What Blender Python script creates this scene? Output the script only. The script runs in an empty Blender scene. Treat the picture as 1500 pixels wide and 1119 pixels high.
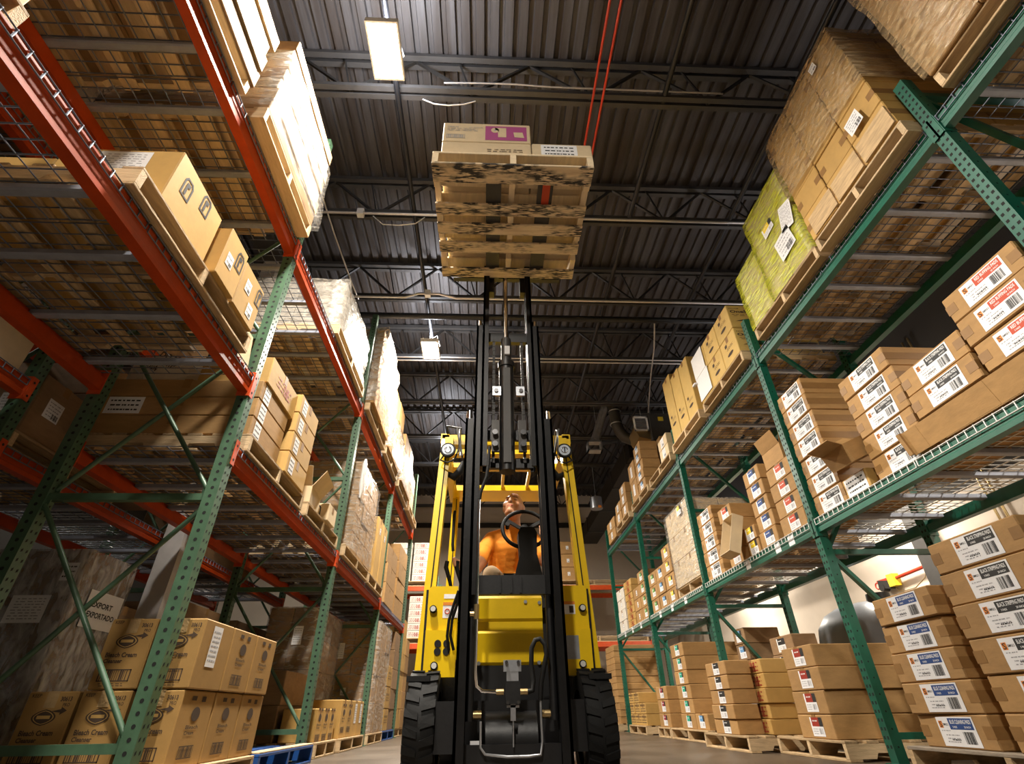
import bpy, math, random
from mathutils import Vector, Matrix, Euler
random.seed(11)
SC = bpy.context.scene
COL = SC.collection
# ------------------------------------------------------------------ camera
cam = bpy.data.cameras.new('camera'); cam.sensor_width = 36.0
cam.lens = 735.69 / 1500 * 36; cam.clip_start = 0.02; cam.clip_end = 100
CAM = bpy.data.objects.new('camera', cam); COL.objects.link(CAM); SC.camera = CAM
_p, _y, _r = map(math.radians, (33.397, -3.0746, -1.01))
_c, _s = math.cos, math.sin
_Rz = Matrix(((_c(_y), _s(_y), 0), (-_s(_y), _c(_y), 0), (0, 0, 1)))
_B = Matrix(((1, 0, 0), (0, _s(_p), -_c(_p)), (0, _c(_p), _s(_p))))
_Rr = Matrix(((_c(_r), -_s(_r), 0), (_s(_r), _c(_r), 0), (0, 0, 1)))
_R = _Rr @ _B @ _Rz
_M = _R.transposed() @ Matrix(((1, 0, 0), (0, -1, 0), (0, 0, -1)))
CAM.matrix_world = Matrix.Translation((0, 0, 0.33)) @ _M.to_4x4()
# ------------------------------------------------------------------ world / exposure
W = bpy.data.worlds.new('world'); SC.world = W; W.use_nodes = True
W.node_tree.nodes['Background'].inputs[0].default_value = (0.05, 0.055, 0.07, 1)
W.node_tree.nodes['Background'].inputs[1].default_value = 0.3
SC.view_settings.view_transform = 'Standard'; SC.view_settings.look = 'None'
SC.view_settings.exposure = 0.0; SC.view_settings.gamma = 1.0
SC.view_settings.use_curve_mapping = False
LAMP_W = 430.0      # watts of each high-bay lamp, used by its builder below
ADDED_UP = 62.0      # added upward light above each lamp, brightens the roof around it
RIGHT_F, LEFT_F, BACK_F = .24, .08, .9   # dimmer lamps over the neighbouring aisles
# ------------------------------------------------------------------ materials
MATS = {}
def _new(name):
    m = bpy.data.materials.new(name); m.use_nodes = True
    nt = m.node_tree; b = nt.nodes['Principled BSDF']
    MATS[name] = m
    return m, nt, b
def mat(name, col, rough=.5, metal=0., noise=0., nscale=30., bump=0., bscale=80., spec=.5, stretch=None, rand=0., coat=0., emit=None, estr=0., col2=None):
    m, nt, b = _new(name)
    b.inputs['Roughness'].default_value = rough; b.inputs['Metallic'].default_value = metal
    b.inputs['Specular IOR Level'].default_value = spec
    b.inputs['Coat Weight'].default_value = coat
    b.inputs['Base Color'].default_value = (*col, 1)
    if emit: b.inputs['Emission Color'].default_value = (*emit, 1); b.inputs['Emission Strength'].default_value = estr
    L = nt.links.new; N = nt.nodes.new
    if noise or bump or rand:
        tc = N('ShaderNodeTexCoord'); mp = N('ShaderNodeMapping')
        L(tc.outputs['Object'], mp.inputs[0])
        if stretch: mp.inputs['Scale'].default_value = stretch
        oi = N('ShaderNodeObjectInfo'); ad = N('ShaderNodeVectorMath'); ad.operation = 'ADD'
        sc = N('ShaderNodeVectorMath'); sc.operation = 'SCALE'; sc.inputs[0].default_value = (13.7, 7.3, 5.1)
        L(oi.outputs['Random'], sc.inputs['Scale']); L(mp.outputs[0], ad.inputs[0]); L(sc.outputs[0], ad.inputs[1])
        vec = ad.outputs[0]
    cur = None
    if noise:
        n = N('ShaderNodeTexNoise'); n.inputs['Scale'].default_value = nscale; n.inputs['Detail'].default_value = 6
        n.inputs['Roughness'].default_value = .65
        L(vec, n.inputs['Vector'])
        r = N('ShaderNodeValToRGB'); r.color_ramp.elements[0].position = .3; r.color_ramp.elements[1].position = .72
        c2 = col2 if col2 else tuple(c * (1 - noise) for c in col)
        r.color_ramp.elements[0].color = (*c2, 1)
        r.color_ramp.elements[1].color = (*[min(1, c * (1 + noise * .35)) for c in col], 1)
        L(n.outputs['Fac'], r.inputs[0]); cur = r.outputs[0]
    if rand:
        mr = N('ShaderNodeMapRange'); mr.inputs['To Min'].default_value = 1 - rand; mr.inputs['To Max'].default_value = 1 + rand * .5
        L(oi.outputs['Random'], mr.inputs[0])
        mx = N('ShaderNodeMix'); mx.data_type = 'RGBA'; mx.blend_type = 'MULTIPLY'; mx.inputs[0].default_value = 1
        if cur: L(cur, mx.inputs[6])
        else: mx.inputs[6].default_value = (*col, 1)
        L(mr.outputs[0], mx.inputs[7]); cur = mx.outputs[2]
    if cur: L(cur, b.inputs['Base Color'])
    if bump:
        n2 = N('ShaderNodeTexNoise'); n2.inputs['Scale'].default_value = bscale; n2.inputs['Detail'].default_value = 4
        L(vec, n2.inputs['Vector'])
        bp = N('ShaderNodeBump'); bp.inputs['Strength'].default_value = bump; bp.inputs['Distance'].default_value = .01
        L(n2.outputs['Fac'], bp.inputs['Height']); L(bp.outputs[0], b.inputs['Normal'])
    return m
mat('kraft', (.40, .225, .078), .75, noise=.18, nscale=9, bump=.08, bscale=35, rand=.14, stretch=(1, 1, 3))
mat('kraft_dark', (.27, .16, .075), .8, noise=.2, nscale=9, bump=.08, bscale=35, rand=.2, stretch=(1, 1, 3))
mat('kraft_bleach', (.37, .21, .06), .7, noise=.12, nscale=8, bump=.06, bscale=35, rand=.1)
mat('kraft_gold', (.50, .30, .085), .7, noise=.12, nscale=8, bump=.06, bscale=35, rand=.1)
mat('kraft_yellow', (.60, .40, .12), .7, noise=.12, nscale=8, bump=.06, bscale=35, rand=.08)
mat('kraft_pale', (.66, .52, .33), .75, noise=.12, nscale=8, bump=.05, bscale=30, rand=.08)
mat('carton_white', (.66, .61, .53), .7, noise=.08, nscale=8, rand=.06)
mat('gap', (.03, .02, .012), .9)
mat('tape', (.27, .145, .05), .5, noise=.1, nscale=20, spec=.25)
mat('tape_clear', (.46, .31, .15), .25, noise=.2, nscale=25, bump=.4, bscale=60)
mat('paper', (.80, .80, .82), .6, noise=.05, nscale=40)
mat('ink', (.015, .014, .014), .7)
mat('ink_brown', (.06, .035, .02), .8)
mat('ink_grey', (.32, .32, .34), .7)
mat('ink_white', (.85, .85, .85), .6)
mat('p_black', (.012, .012, .013), .6)
mat('p_blue', (.012, .055, .22), .6)
mat('p_red', (.50, .055, .015), .6)
mat('p_darkred', (.30, .025, .012), .6)
mat('p_teal', (.02, .33, .22), .6)
mat('p_sky', (.12, .30, .55), .6)
mat('p_maroon', (.25, .02, .04), .6)
mat('p_yellow', (.80, .58, .03), .6)
mat('p_orange', (.70, .22, .02), .6)
mat('p_magenta', (.36, .05, .20), .6)
mat('p_green', (.12, .33, .05), .6)
mat('wood', (.56, .39, .21), .75, noise=.38, nscale=5, bump=.3, bscale=18, rand=.22, stretch=(3, 3, 9))
mat('wood_x', (.62, .45, .26), .75, noise=.3, nscale=5, bump=.3, bscale=18, rand=.18, stretch=(1.2, 9, 9))
mat('wood_y', (.52, .36, .19), .75, noise=.4, nscale=5, bump=.3, bscale=18, rand=.25, stretch=(9, 1.2, 9))
mat('wood_pale', (.60, .44, .26), .75, noise=.22, nscale=5, bump=.25, bscale=18, rand=.12, stretch=(9, 1.2, 9))
mat('wood_grey', (.40, .33, .25), .8, noise=.4, nscale=5, bump=.3, bscale=18, rand=.2, stretch=(9, 1.2, 9))
DIRTY_WOOD = 1
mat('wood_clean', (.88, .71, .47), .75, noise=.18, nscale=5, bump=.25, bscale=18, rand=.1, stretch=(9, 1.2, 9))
mat('plastic_blue', (.01, .07, .28), .4, noise=.3, nscale=12)
mat('rack_red', (.46, .052, .005), .45, noise=.25, nscale=7, bump=.03, rand=.08, spec=.3)
mat('rack_orange', (.62, .075, .012), .4, noise=.2, nscale=12, rand=.08)
mat('rack_sage', (.065, .135, .078), .42, noise=.25, nscale=10, bump=.03, rand=.08)
mat('rack_green', (.002, .105, .064), .38, noise=.25, nscale=9, bump=.03, rand=.08, coat=.15)
mat('rack_wear', (.42, .47, .42), .45, noise=.5, nscale=30, col2=(.02, .16, .1))
mat('hole', (.006, .007, .006), .9)
mat('channel', (.33, .35, .42), .42, metal=.25, noise=.15, nscale=12, rand=.08)
mat('wire', (.15, .17, .22), .4, metal=.3)
mat('wire_white', (.62, .62, .60), .45, metal=.2)
mat('galv', (.52, .54, .58), .35, metal=.8, noise=.2, nscale=18)
mat('steel_dark', (.030, .027, .024), .5, metal=.3, noise=.3, nscale=10)
mat('steel_grey', (.06, .056, .052), .5, metal=.2, noise=.25, nscale=5)
mat('column_grey', (.50, .48, .47), .55, noise=.18, nscale=4)
mat('conduit', (.62, .60, .58), .35, metal=.6)
mat('pipe_black', (.02, .02, .022), .35, metal=.3)
mat('pipe_red', (.45, .035, .012), .4)
mat('lamp_shell', (.75, .75, .75), .5)
mat('white_plastic', (.75, .75, .73), .4)
mat('lift_yellow', (.85, .56, .004), .35, noise=.10, nscale=6, bump=.02, coat=.3)
mat('lift_black', (.010, .010, .011), .42, noise=.35, nscale=12, bump=.05, bscale=60)
mat('lift_rail', (.014, .0135, .014), .38, metal=.5, noise=.4, nscale=10, bump=.05)
mat('rubber', (.008, .008, .008), .7, spec=.3, noise=.3, nscale=15, bump=.1)
mat('chrome', (.75, .75, .77), .16, metal=1.)
mat('bolt_bright', (.72, .71, .68), .35, metal=.2)
mat('brass', (.45, .33, .16), .35, metal=.9)
mat('glass_lamp', (.62, .70, .80), .12, coat=1.)
mat('skin', (.58, .29, .17), .5, noise=.12, nscale=12, bump=.05)
mat('shirt', (.80, .27, .015), .8, noise=.12, nscale=6, bump=.35, bscale=14)
mat('trousers', (.58, .42, .26), .85, noise=.15, nscale=8, bump=.2, bscale=20)
mat('belt', (.007, .0065, .006), .65, spec=.2)
mat('eye_dark', (.08, .035, .02), .5)
mat('tank_grey', (.16, .165, .175), .4, noise=.15, nscale=4)
def film(name, tint, alpha, scale, rough=.18):
    m, nt, b = _new(name); L = nt.links.new; N = nt.nodes.new
    out = nt.nodes['Material Output']
    b.inputs['Base Color'].default_value = (*tint, 1); b.inputs['Roughness'].default_value = rough
    b.inputs['Specular IOR Level'].default_value = .9
    tr = N('ShaderNodeBsdfTransparent'); mx = N('ShaderNodeMixShader')
    tc = N('ShaderNodeTexCoord'); mp = N('ShaderNodeMapping'); mp.inputs['Scale'].default_value = scale
    L(tc.outputs['Object'], mp.inputs[0])
    n = N('ShaderNodeTexNoise'); n.inputs['Scale'].default_value = 6; n.inputs['Detail'].default_value = 7; n.inputs['Distortion'].default_value = .6
    L(mp.outputs[0], n.inputs['Vector'])
    mr = N('ShaderNodeMapRange'); mr.inputs['From Min'].default_value = .38; mr.inputs['From Max'].default_value = .68
    mr.inputs['To Min'].default_value = alpha * .35; mr.inputs['To Max'].default_value = min(1, alpha * 1.6)
    L(n.outputs['Fac'], mr.inputs[0])
    bp = N('ShaderNodeBump'); bp.inputs['Strength'].default_value = .9; bp.inputs['Distance'].default_value = .02
    L(n.outputs['Fac'], bp.inputs['Height']); L(bp.outputs[0], b.inputs['Normal'])
    L(mr.outputs[0], mx.inputs[0]); L(tr.outputs[0], mx.inputs[1]); L(b.outputs[0], mx.inputs[2]); L(mx.outputs[0], out.inputs[0])
    return m
film('film_clear', (.58, .55, .51), .35, (1.5, 1.5, 5))
film('film_white', (.36, .33, .29), .6, (2, 2, 4), .3)
film("film_brown", (.60, .44, .25), .5, (1.2, 2.2, 6), .12)
film("film_lime", (.56, .57, .04), .95, (1.2, 1.2, 9), .25)
film('film_grey', (.52, .51, .51), .72, (3, 3, 1.4), .16)
def floor_mat():
    m, nt, b = _new('concrete'); L = nt.links.new; N = nt.nodes.new
    tc = N('ShaderNodeTexCoord'); n = N('ShaderNodeTexNoise'); n.inputs['Scale'].default_value = 1.3; n.inputs['Detail'].default_value = 9
    L(tc.outputs['Object'], n.inputs['Vector'])
    r = N('ShaderNodeValToRGB'); r.color_ramp.elements[0].color = (.062, .044, .030, 1); r.color_ramp.elements[1].color = (.115, .085, .058, 1)
    r.color_ramp.elements[0].position = .3; r.color_ramp.elements[1].position = .7
    L(n.outputs['Fac'], r.inputs[0]); L(r.outputs[0], b.inputs['Base Color'])
    mr = N('ShaderNodeMapRange'); mr.inputs['To Min'].default_value = .28; mr.inputs['To Max'].default_value = .5
    L(n.outputs['Fac'], mr.inputs[0]); L(mr.outputs[0], b.inputs['Roughness'])
floor_mat()
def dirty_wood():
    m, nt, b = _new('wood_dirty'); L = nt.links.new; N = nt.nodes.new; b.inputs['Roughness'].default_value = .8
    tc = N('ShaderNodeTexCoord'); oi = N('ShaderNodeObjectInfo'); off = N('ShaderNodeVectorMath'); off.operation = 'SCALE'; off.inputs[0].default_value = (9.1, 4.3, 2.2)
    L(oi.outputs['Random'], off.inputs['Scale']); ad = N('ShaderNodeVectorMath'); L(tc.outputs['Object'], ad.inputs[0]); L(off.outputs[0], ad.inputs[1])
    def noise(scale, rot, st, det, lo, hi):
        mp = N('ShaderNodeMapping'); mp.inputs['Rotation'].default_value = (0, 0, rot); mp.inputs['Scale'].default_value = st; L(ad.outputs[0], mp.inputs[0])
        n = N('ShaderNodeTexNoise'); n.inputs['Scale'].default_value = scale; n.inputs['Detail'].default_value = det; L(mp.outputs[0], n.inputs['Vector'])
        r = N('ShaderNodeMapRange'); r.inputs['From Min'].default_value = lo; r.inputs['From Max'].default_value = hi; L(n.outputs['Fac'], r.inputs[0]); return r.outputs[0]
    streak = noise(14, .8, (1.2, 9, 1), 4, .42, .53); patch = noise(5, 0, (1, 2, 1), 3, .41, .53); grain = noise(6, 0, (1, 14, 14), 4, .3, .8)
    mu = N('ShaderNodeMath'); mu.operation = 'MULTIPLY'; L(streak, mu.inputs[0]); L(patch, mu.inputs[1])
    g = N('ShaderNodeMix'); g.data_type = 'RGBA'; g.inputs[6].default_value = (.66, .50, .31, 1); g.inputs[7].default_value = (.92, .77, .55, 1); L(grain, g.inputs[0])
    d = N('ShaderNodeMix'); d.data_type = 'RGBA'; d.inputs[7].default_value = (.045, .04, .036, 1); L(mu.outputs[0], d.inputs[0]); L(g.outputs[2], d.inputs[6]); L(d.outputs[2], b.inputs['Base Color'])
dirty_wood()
mat('wall_beige', (.62, .53, .43), .8, noise=.08, nscale=2)
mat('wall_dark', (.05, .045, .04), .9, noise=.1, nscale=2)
def deck_mat():
    m, nt, b = _new('roof_deck'); L = nt.links.new; N = nt.nodes.new
    b.inputs['Roughness'].default_value = .55; b.inputs['Metallic'].default_value = .25
    tc = N('ShaderNodeTexCoord'); mp = N('ShaderNodeMapping'); mp.inputs['Scale'].default_value = (6, .35, 1)
    L(tc.outputs['Object'], mp.inputs[0])
    n = N('ShaderNodeTexNoise'); n.inputs['Scale'].default_value = 1.2; n.inputs['Detail'].default_value = 8; n.inputs['Roughness'].default_value = .7
    L(mp.outputs[0], n.inputs['Vector'])
    r = N('ShaderNodeValToRGB'); e = r.color_ramp.elements
    e[0].position = .32; e[0].color = (.034, .022, .014, 1); e[1].position = .7; e[1].color = (.105, .10, .10, 1)
    x = e.new(.5); x.color = (.06, .052, .048, 1)
    L(n.outputs['Fac'], r.inputs[0]); L(r.outputs[0], b.inputs['Base Color'])
deck_mat()
# ------------------------------------------------------------------ mesh building
class MB:
    def __init__(s): s.v = []; s.f = []; s.m = []; s.sm = []
    def add(s, vs, fs, mi=0, smooth=False):
        o = len(s.v); s.v += [tuple(v) for v in vs]
        for f in fs: s.f.append([o + i for i in f]); s.m.append(mi); s.sm.append(smooth)
    def box(s, x0, x1, y0, y1, z0, z1, mi=0):
        s.add([(x0, y0, z0), (x1, y0, z0), (x1, y1, z0), (x0, y1, z0), (x0, y0, z1), (x1, y0, z1), (x1, y1, z1), (x0, y1, z1)],
              [(0, 3, 2, 1), (4, 5, 6, 7), (0, 1, 5, 4), (1, 2, 6, 5), (2, 3, 7, 6), (3, 0, 4, 7)], mi)
        return s
    def cbox(s, x0, x1, y0, y1, z0, z1, c, mi=0):
        X = (x0, x1); Y = (y0, y1); Z = (z0, z1); vs = []; ix = {}
        for i in (0, 1):
            for j in (0, 1):
                for k in (0, 1):
                    sx, sy, sz = (1, -1)[i], (1, -1)[j], (1, -1)[k]
                    p = (X[i], Y[j], Z[k])
                    ix[i, j, k] = len(vs)
                    vs += [(p[0], p[1] + sy * c, p[2] + sz * c), (p[0] + sx * c, p[1], p[2] + sz * c), (p[0] + sx * c, p[1] + sy * c, p[2])]
        V = lambda i, j, k, a: ix[i, j, k] + a
        fs = [[V(0,0,0,0),V(0,0,1,0),V(0,1,1,0),V(0,1,0,0)],[V(1,0,0,0),V(1,1,0,0),V(1,1,1,0),V(1,0,1,0)],
              [V(0,0,0,1),V(1,0,0,1),V(1,0,1,1),V(0,0,1,1)],[V(0,1,0,1),V(0,1,1,1),V(1,1,1,1),V(1,1,0,1)],
              [V(0,0,0,2),V(0,1,0,2),V(1,1,0,2),V(1,0,0,2)],[V(0,0,1,2),V(1,0,1,2),V(1,1,1,2),V(0,1,1,2)]]
        for j in (0, 1):
            for k in (0, 1):
                fs.append([V(0,j,k,1),V(1,j,k,1),V(1,j,k,2),V(0,j,k,2)])
                fs.append([V(j,0,k,0),V(j,1,k,0),V(j,1,k,2),V(j,0,k,2)])
                fs.append([V(j,k,0,0),V(j,k,1,0),V(j,k,1,1),V(j,k,0,1)])
        for q in ix: fs.append([ix[q], ix[q] + 1, ix[q] + 2])
        s.add(vs, fs, mi); return s
    def quad(s, a, b, c, d, mi=0): s.add([a, b, c, d], [(0, 1, 2, 3)], mi); return s
    def obox(s, c, size, R, mi=0):
        hx, hy, hz = [q / 2 for q in size]; o = len(s.v)
        s.box(-hx, hx, -hy, hy, -hz, hz, mi); M = R.to_3x3() if hasattr(R, 'to_3x3') else R
        for i in range(o, len(s.v)): s.v[i] = tuple(M @ Vector(s.v[i]) + Vector(c))
        return s
    def bar(s, p0, p1, w, h, mi=0, up=(0, 0, 1)):
        p0 = Vector(p0); p1 = Vector(p1); d = p1 - p0; z = d.normalized()
        u = Vector(up)
        if abs(z.dot(u)) > .98: u = Vector((1, 0, 0))
        x = u.cross(z).normalized(); y = z.cross(x)
        R = Matrix((x, y, z)).transposed()
        return s.obox((p0 + p1) / 2, (w, h, d.length), R, mi)
    def cyl(s, p0, p1, r0, r1=None, n=10, mi=0, caps=True, smooth=True):
        r1 = r0 if r1 is None else r1
        p0 = Vector(p0); p1 = Vector(p1); z = (p1 - p0).normalized()
        a = Vector((1, 0, 0)) if abs(z.x) < .9 else Vector((0, 1, 0))
        x = z.cross(a).normalized(); y = z.cross(x); vs = []
        for p, r in ((p0, r0), (p1, r1)):
            for i in range(n):
                t = 2 * math.pi * i / n; vs.append(p + (x * math.cos(t) + y * math.sin(t)) * r)
        s.add(vs, [(i, (i + 1) % n, n + (i + 1) % n, n + i) for i in range(n)], mi, smooth)
        if caps:
            s.add(vs[:n], [tuple(range(n))[::-1]], mi); s.add(vs[n:], [tuple(range(n))], mi)
        return s
    def tube(s, pts, r, n=6, mi=0):
        pts = [Vector(p) for p in pts]; rs = r if isinstance(r, (list, tuple)) else [r] * len(pts)
        d = (pts[1] - pts[0]).normalized(); a = Vector((0, 0, 1)) if abs(d.z) < .9 else Vector((1, 0, 0))
        x = d.cross(a).normalized(); vs = []
        for k, p in enumerate(pts):
            if k == 0: t = pts[1] - p
            elif k == len(pts) - 1: t = p - pts[k - 1]
            else: t = (pts[k + 1] - p).normalized() + (p - pts[k - 1]).normalized()
            t.normalize(); x = (x - t * x.dot(t)).normalized(); y = t.cross(x)
            for i in range(n):
                q = 2 * math.pi * i / n; vs.append(p + (x * math.cos(q) + y * math.sin(q)) * rs[k])
        fs = []
        for k in range(len(pts) - 1):
            for i in range(n): fs.append((k * n + i, k * n + (i + 1) % n, (k + 1) * n + (i + 1) % n, (k + 1) * n + i))
        s.add(vs, fs, mi, True)
        s.add(vs[:n], [tuple(range(n))[::-1]], mi); s.add(vs[-n:], [tuple(range(n))], mi)
        return s
    def prism(s, poly, axis, a, b, mi=0):
        # poly of 2D points in the plane of the two other axes (cyclic order)
        n = len(poly); vs = []
        for t in (a, b):
            for (u, w) in poly:
                vs.append((t, u, w) if axis == 'x' else ((u, t, w) if axis == 'y' else (u, w, t)))
        s.add(vs, [(i, (i + 1) % n, n + (i + 1) % n, n + i) for i in range(n)] + [tuple(range(n))[::-1], tuple(range(n, 2 * n))], mi)
        return s
    def ring(s, c, axis, R, r, n=28, k=8, mi=0):
        c = Vector(c); z = Vector(axis).normalized(); a = Vector((1, 0, 0)) if abs(z.x) < .9 else Vector((0, 1, 0))
        x = z.cross(a).normalized(); y = z.cross(x); vs = []
        for i in range(n):
            t = 2 * math.pi * i / n; d = x * math.cos(t) + y * math.sin(t)
            for j in range(k):
                q = 2 * math.pi * j / k; vs.append(c + d * (R + r * math.cos(q)) + z * r * math.sin(q))
        s.add(vs, [(i * k + j, ((i + 1) % n) * k + j, ((i + 1) % n) * k + (j + 1) % k, i * k + (j + 1) % k) for i in range(n) for j in range(k)], mi, True)
        return s
    def shift(s, d): s.v = [(a[0] + d[0], a[1] + d[1], a[2] + d[2]) for a in s.v]; return s
    def mesh(s, name, mats):
        me = bpy.data.meshes.new(name); me.from_pydata(s.v, [], s.f)
        for mm in ([mats] if isinstance(mats, str) else mats): me.materials.append(MATS[mm])
        me.polygons.foreach_set('material_index', s.m); me.polygons.foreach_set('use_smooth', s.sm)
        me.update(); me.validate(); 
        return me
def fix_normals(me):
    import bmesh
    b = bmesh.new(); b.from_mesh(me); bmesh.ops.recalc_face_normals(b, faces=b.faces); b.to_mesh(me); b.free()
def ob(name, me, parent=None, M=None):
    o = bpy.data.objects.new(name, me); COL.objects.link(o)
    if parent is not None: o.parent = parent
    if M is not None: o.matrix_basis = M
    return o
def tag(o, label=None, cat=None, group=None, kind=None):
    if label: o['label'] = label
    if cat: o['category'] = cat
    if group: o['group'] = group
    if kind: o['kind'] = kind
    return o
def thing(name, label, cat, loc=(0, 0, 0), rz=0, group=None):
    o = bpy.data.objects.new(name, None); COL.objects.link(o); o.empty_display_size = .1
    o.location = loc; o.rotation_euler = (0, 0, rz)
    return tag(o, label, cat, group)
def part(name, mb, mats, parent, label=None, world=True, fix=False, sub=None):
    # mb is in world coordinates; children of an unrotated thing
    base = Vector(parent.location) if sub is None else Vector(sub.location)
    if world: mb.shift(-base)
    me = mb.mesh(name, mats)
    if fix: fix_normals(me)
    o = ob(name, me, parent)
    if label: o['label'] = label
    return o
def struct(name, mb, mats):
    o = ob(name, mb.mesh(name, mats)); o['kind'] = 'structure'; return o
TXT = {}
def text_geo(t, bold=.012):
    k = (t, bold)
    if k not in TXT:
        cu = bpy.data.curves.new('txt', 'FONT'); cu.body = t; cu.size = 1; cu.resolution_u = 2; cu.offset = bold
        o = bpy.data.objects.new('txt', cu); COL.objects.link(o)
        dg = bpy.context.evaluated_depsgraph_get(); me = bpy.data.meshes.new_from_object(o.evaluated_get(dg))
        vs = [tuple(v.co) for v in me.vertices]; fs = [tuple(p.vertices) for p in me.polygons]
        bpy.data.objects.remove(o); bpy.data.curves.remove(cu); bpy.data.meshes.remove(me)
        xs = [v[0] for v in vs]; ys = [v[1] for v in vs]
        TXT[k] = (vs, fs, min(xs), max(xs), min(ys), max(ys))
    return TXT[k]
def text(mb, t, x0, x1, y0, y1, z, mi, bold=.012):
    vs, fs, a, b, c, d = text_geo(t, bold)
    mb.add([(x0 + (v[0] - a) / (b - a) * (x1 - x0), y0 + (v[1] - c) / (d - c) * (y1 - y0), z) for v in vs], fs, mi)
def rect(mb, x0, x1, y0, y1, z, mi): mb.add([(x0, y0, z), (x1, y0, z), (x1, y1, z), (x0, y1, z)], [(0, 1, 2, 3)], mi)
def barcode(mb, x0, x1, y0, y1, z, mi, n=15, seed=1):
    r = random.Random(seed); x = x0; st = (x1 - x0) / n
    for i in range(n):
        w = st * r.choice((.25, .4, .65, .8)); rect(mb, x, x + w, y0, y1, z, mi); x += st
def scribble(mb, x0, x1, y0, y1, z, mi, rows=3, seed=2):
    r = random.Random(seed); h = (y1 - y0) / rows
    for i in range(rows):
        x = x0 + r.random() * .1 * (x1 - x0)
        while x < x1 * .98:
            w = (x1 - x0) * r.uniform(.04, .16)
            rect(mb, x, min(x + w, x1), y0 + h * (i + .3), y0 + h * (i + .62), z, mi); x += w * r.uniform(1.2, 1.8)
FACE = {'-x': ((0, -1, 0), (0, 0, 1), (-1, 0, 0)), '+x': ((0, 1, 0), (0, 0, 1), (1, 0, 0)),
        '-y': ((1, 0, 0), (0, 0, 1), (0, -1, 0)), '+y': ((-1, 0, 0), (0, 0, 1), (0, 1, 0)), '+z': ((1, 0, 0), (0, 1, 0), (0, 0, 1)),
        '-z': ((1, 0, 0), (0, -1, 0), (0, 0, -1))}
def face_matrix(face, w, d, h, u=0., v=0., out=.0012, roll=0.):
    # box local: x in +-w/2, y in +-d/2, z in 0..h ; u,v are offsets on the face from its centre
    r, up, n = [Vector(q) for q in FACE[face]]
    off = {'-x': w / 2, '+x': w / 2, '-y': d / 2, '+y': d / 2, '+z': h / 2, '-z': h / 2}[face]
    c = Vector((0, 0, h / 2)) + n * (off + out) + r * u + up * v
    M = Matrix((r, up, n)).transposed().to_4x4(); M.translation = c
    return M @ Matrix.Rotation(roll, 4, 'Z')
# ------------------------------------------------------------------ printed labels (flat print, shared meshes)
PR = {}
PSLOT = lambda c: ['paper', 'ink', 'ink_grey', c, 'ink_white', 'p_orange']
def pad_label(key, col, title, w=.275, h=.14):
    m = MB(); x, y = -w / 2, -h / 2
    rect(m, x, -x, y, -y, 0, 0)
    hx0, hx1, hy0, hy1 = x + w * .33, x + w * .96, y + h * .57, y + h * .95
    rect(m, hx0, hx1, hy0, hy1, .0005, 3)
    text(m, title, hx0 + w * .05, hx1 - w * .03, hy0 + h * .19, hy1 - h * .05, .001, 4)
    text(m, '5 PADS', hx0 + w * .08, hx0 + w * .2, hy0 + h * .05, hy0 + h * .12, .001, 4)
    text(m, '20 INCH', hx1 - w * .24, hx1 - w * .07, hy0 + h * .05, hy0 + h * .12, .001, 4)
    rect(m, x + w * .045, x + w * .15, y + h * .62, y + h * .86, .0005, 5)
    text(m, 'S', x + w * .06, x + w * .135, y + h * .64, y + h * .84, .001, 1)
    text(m, 'SIMPLE S', x + w * .165, x + w * .31, y + h * .70, y + h * .78, .0008, 1)
    scribble(m, x + w * .05, x + w * .3, y + h * .48, y + h * .58, .0006, 2, 1, 5)
    scribble(m, x + w * .12, x + w * .5, y + h * .1, y + h * .44, .0006, 2, 3, len(title))
    scribble(m, x + w * .26, x + w * .5, y + h * .16, y + h * .3, .0008, 1, 1, 3)
    barcode(m, x + w * .62, x + w * .9, y + h * .1, y + h * .5, .0006, 1, 15, len(title))
    PR[key] = m.mesh(key, PSLOT(col))
pad_label('pad_black', 'p_black', 'BLACK STRIPPING PADS')
pad_label('pad_blue', 'p_blue', 'BLUE CLEANING PADS')
pad_label('pad_red', 'p_red', 'RED BUFFING PADS')
def sq_label(key, col, w=.17, h=.125):
    m = MB(); x, y = -w / 2, -h / 2
    rect(m, x, -x, y, -y, 0, 0)
    rect(m, x + w * .12, x + w * .72, y + h * .52, -y, .0005, 3); rect(m, x + w * .72, -x, y + h * .52, -y, .0005, 1)
    scribble(m, x + w * .2, x + w * .6, y + h * .72, y + h * .92, .001, 4, 1, 4)
    scribble(m, x + w * .1, x + w * .5, y + h * .08, y + h * .45, .0006, 2, 3, 9)
    barcode(m, x + w * .6, x + w * .92, y + h * .12, y + h * .42, .0006, 2, 9, 8)
    PR[key] = m.mesh(key, PSLOT(col))
for k, c in (('sq_red', 'p_darkred'), ('sq_black', 'p_black'), ('sq_teal', 'p_teal'), ('sq_sky', 'p_sky'), ('sq_maroon', 'p_maroon'),
             ('sq_yellow', 'p_yellow'), ('sq_blue', 'p_blue'), ('sq_orange', 'p_red'), ('sq_green', 'p_green')): sq_label(k, c)
sq_label('sq_black_s', 'p_black', .16, .105)
def doc_label(key, w, h, rows=6, bars=True, seed=3, heavy=False):
    m = MB(); x, y = -w / 2, -h / 2
    rect(m, x, -x, y, -y, 0, 0)
    scribble(m, x + w * .08, -x - w * .1, y + h * .1, -y - h * .08, .0006, 1 if heavy else 2, rows, seed)
    if bars: barcode(m, x + w * .5, -x - w * .08, y + h * .08, y + h * .35, .0008, 1, 13, seed)
    PR[key] = m.mesh(key, PSLOT('ink'))
doc_label('doc_sheet', .26, .18, 8, False, 3)
doc_label('doc_tall', .11, .2, 7, False, 5)
doc_label('doc_ship', .14, .14, 5, True, 6)
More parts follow.
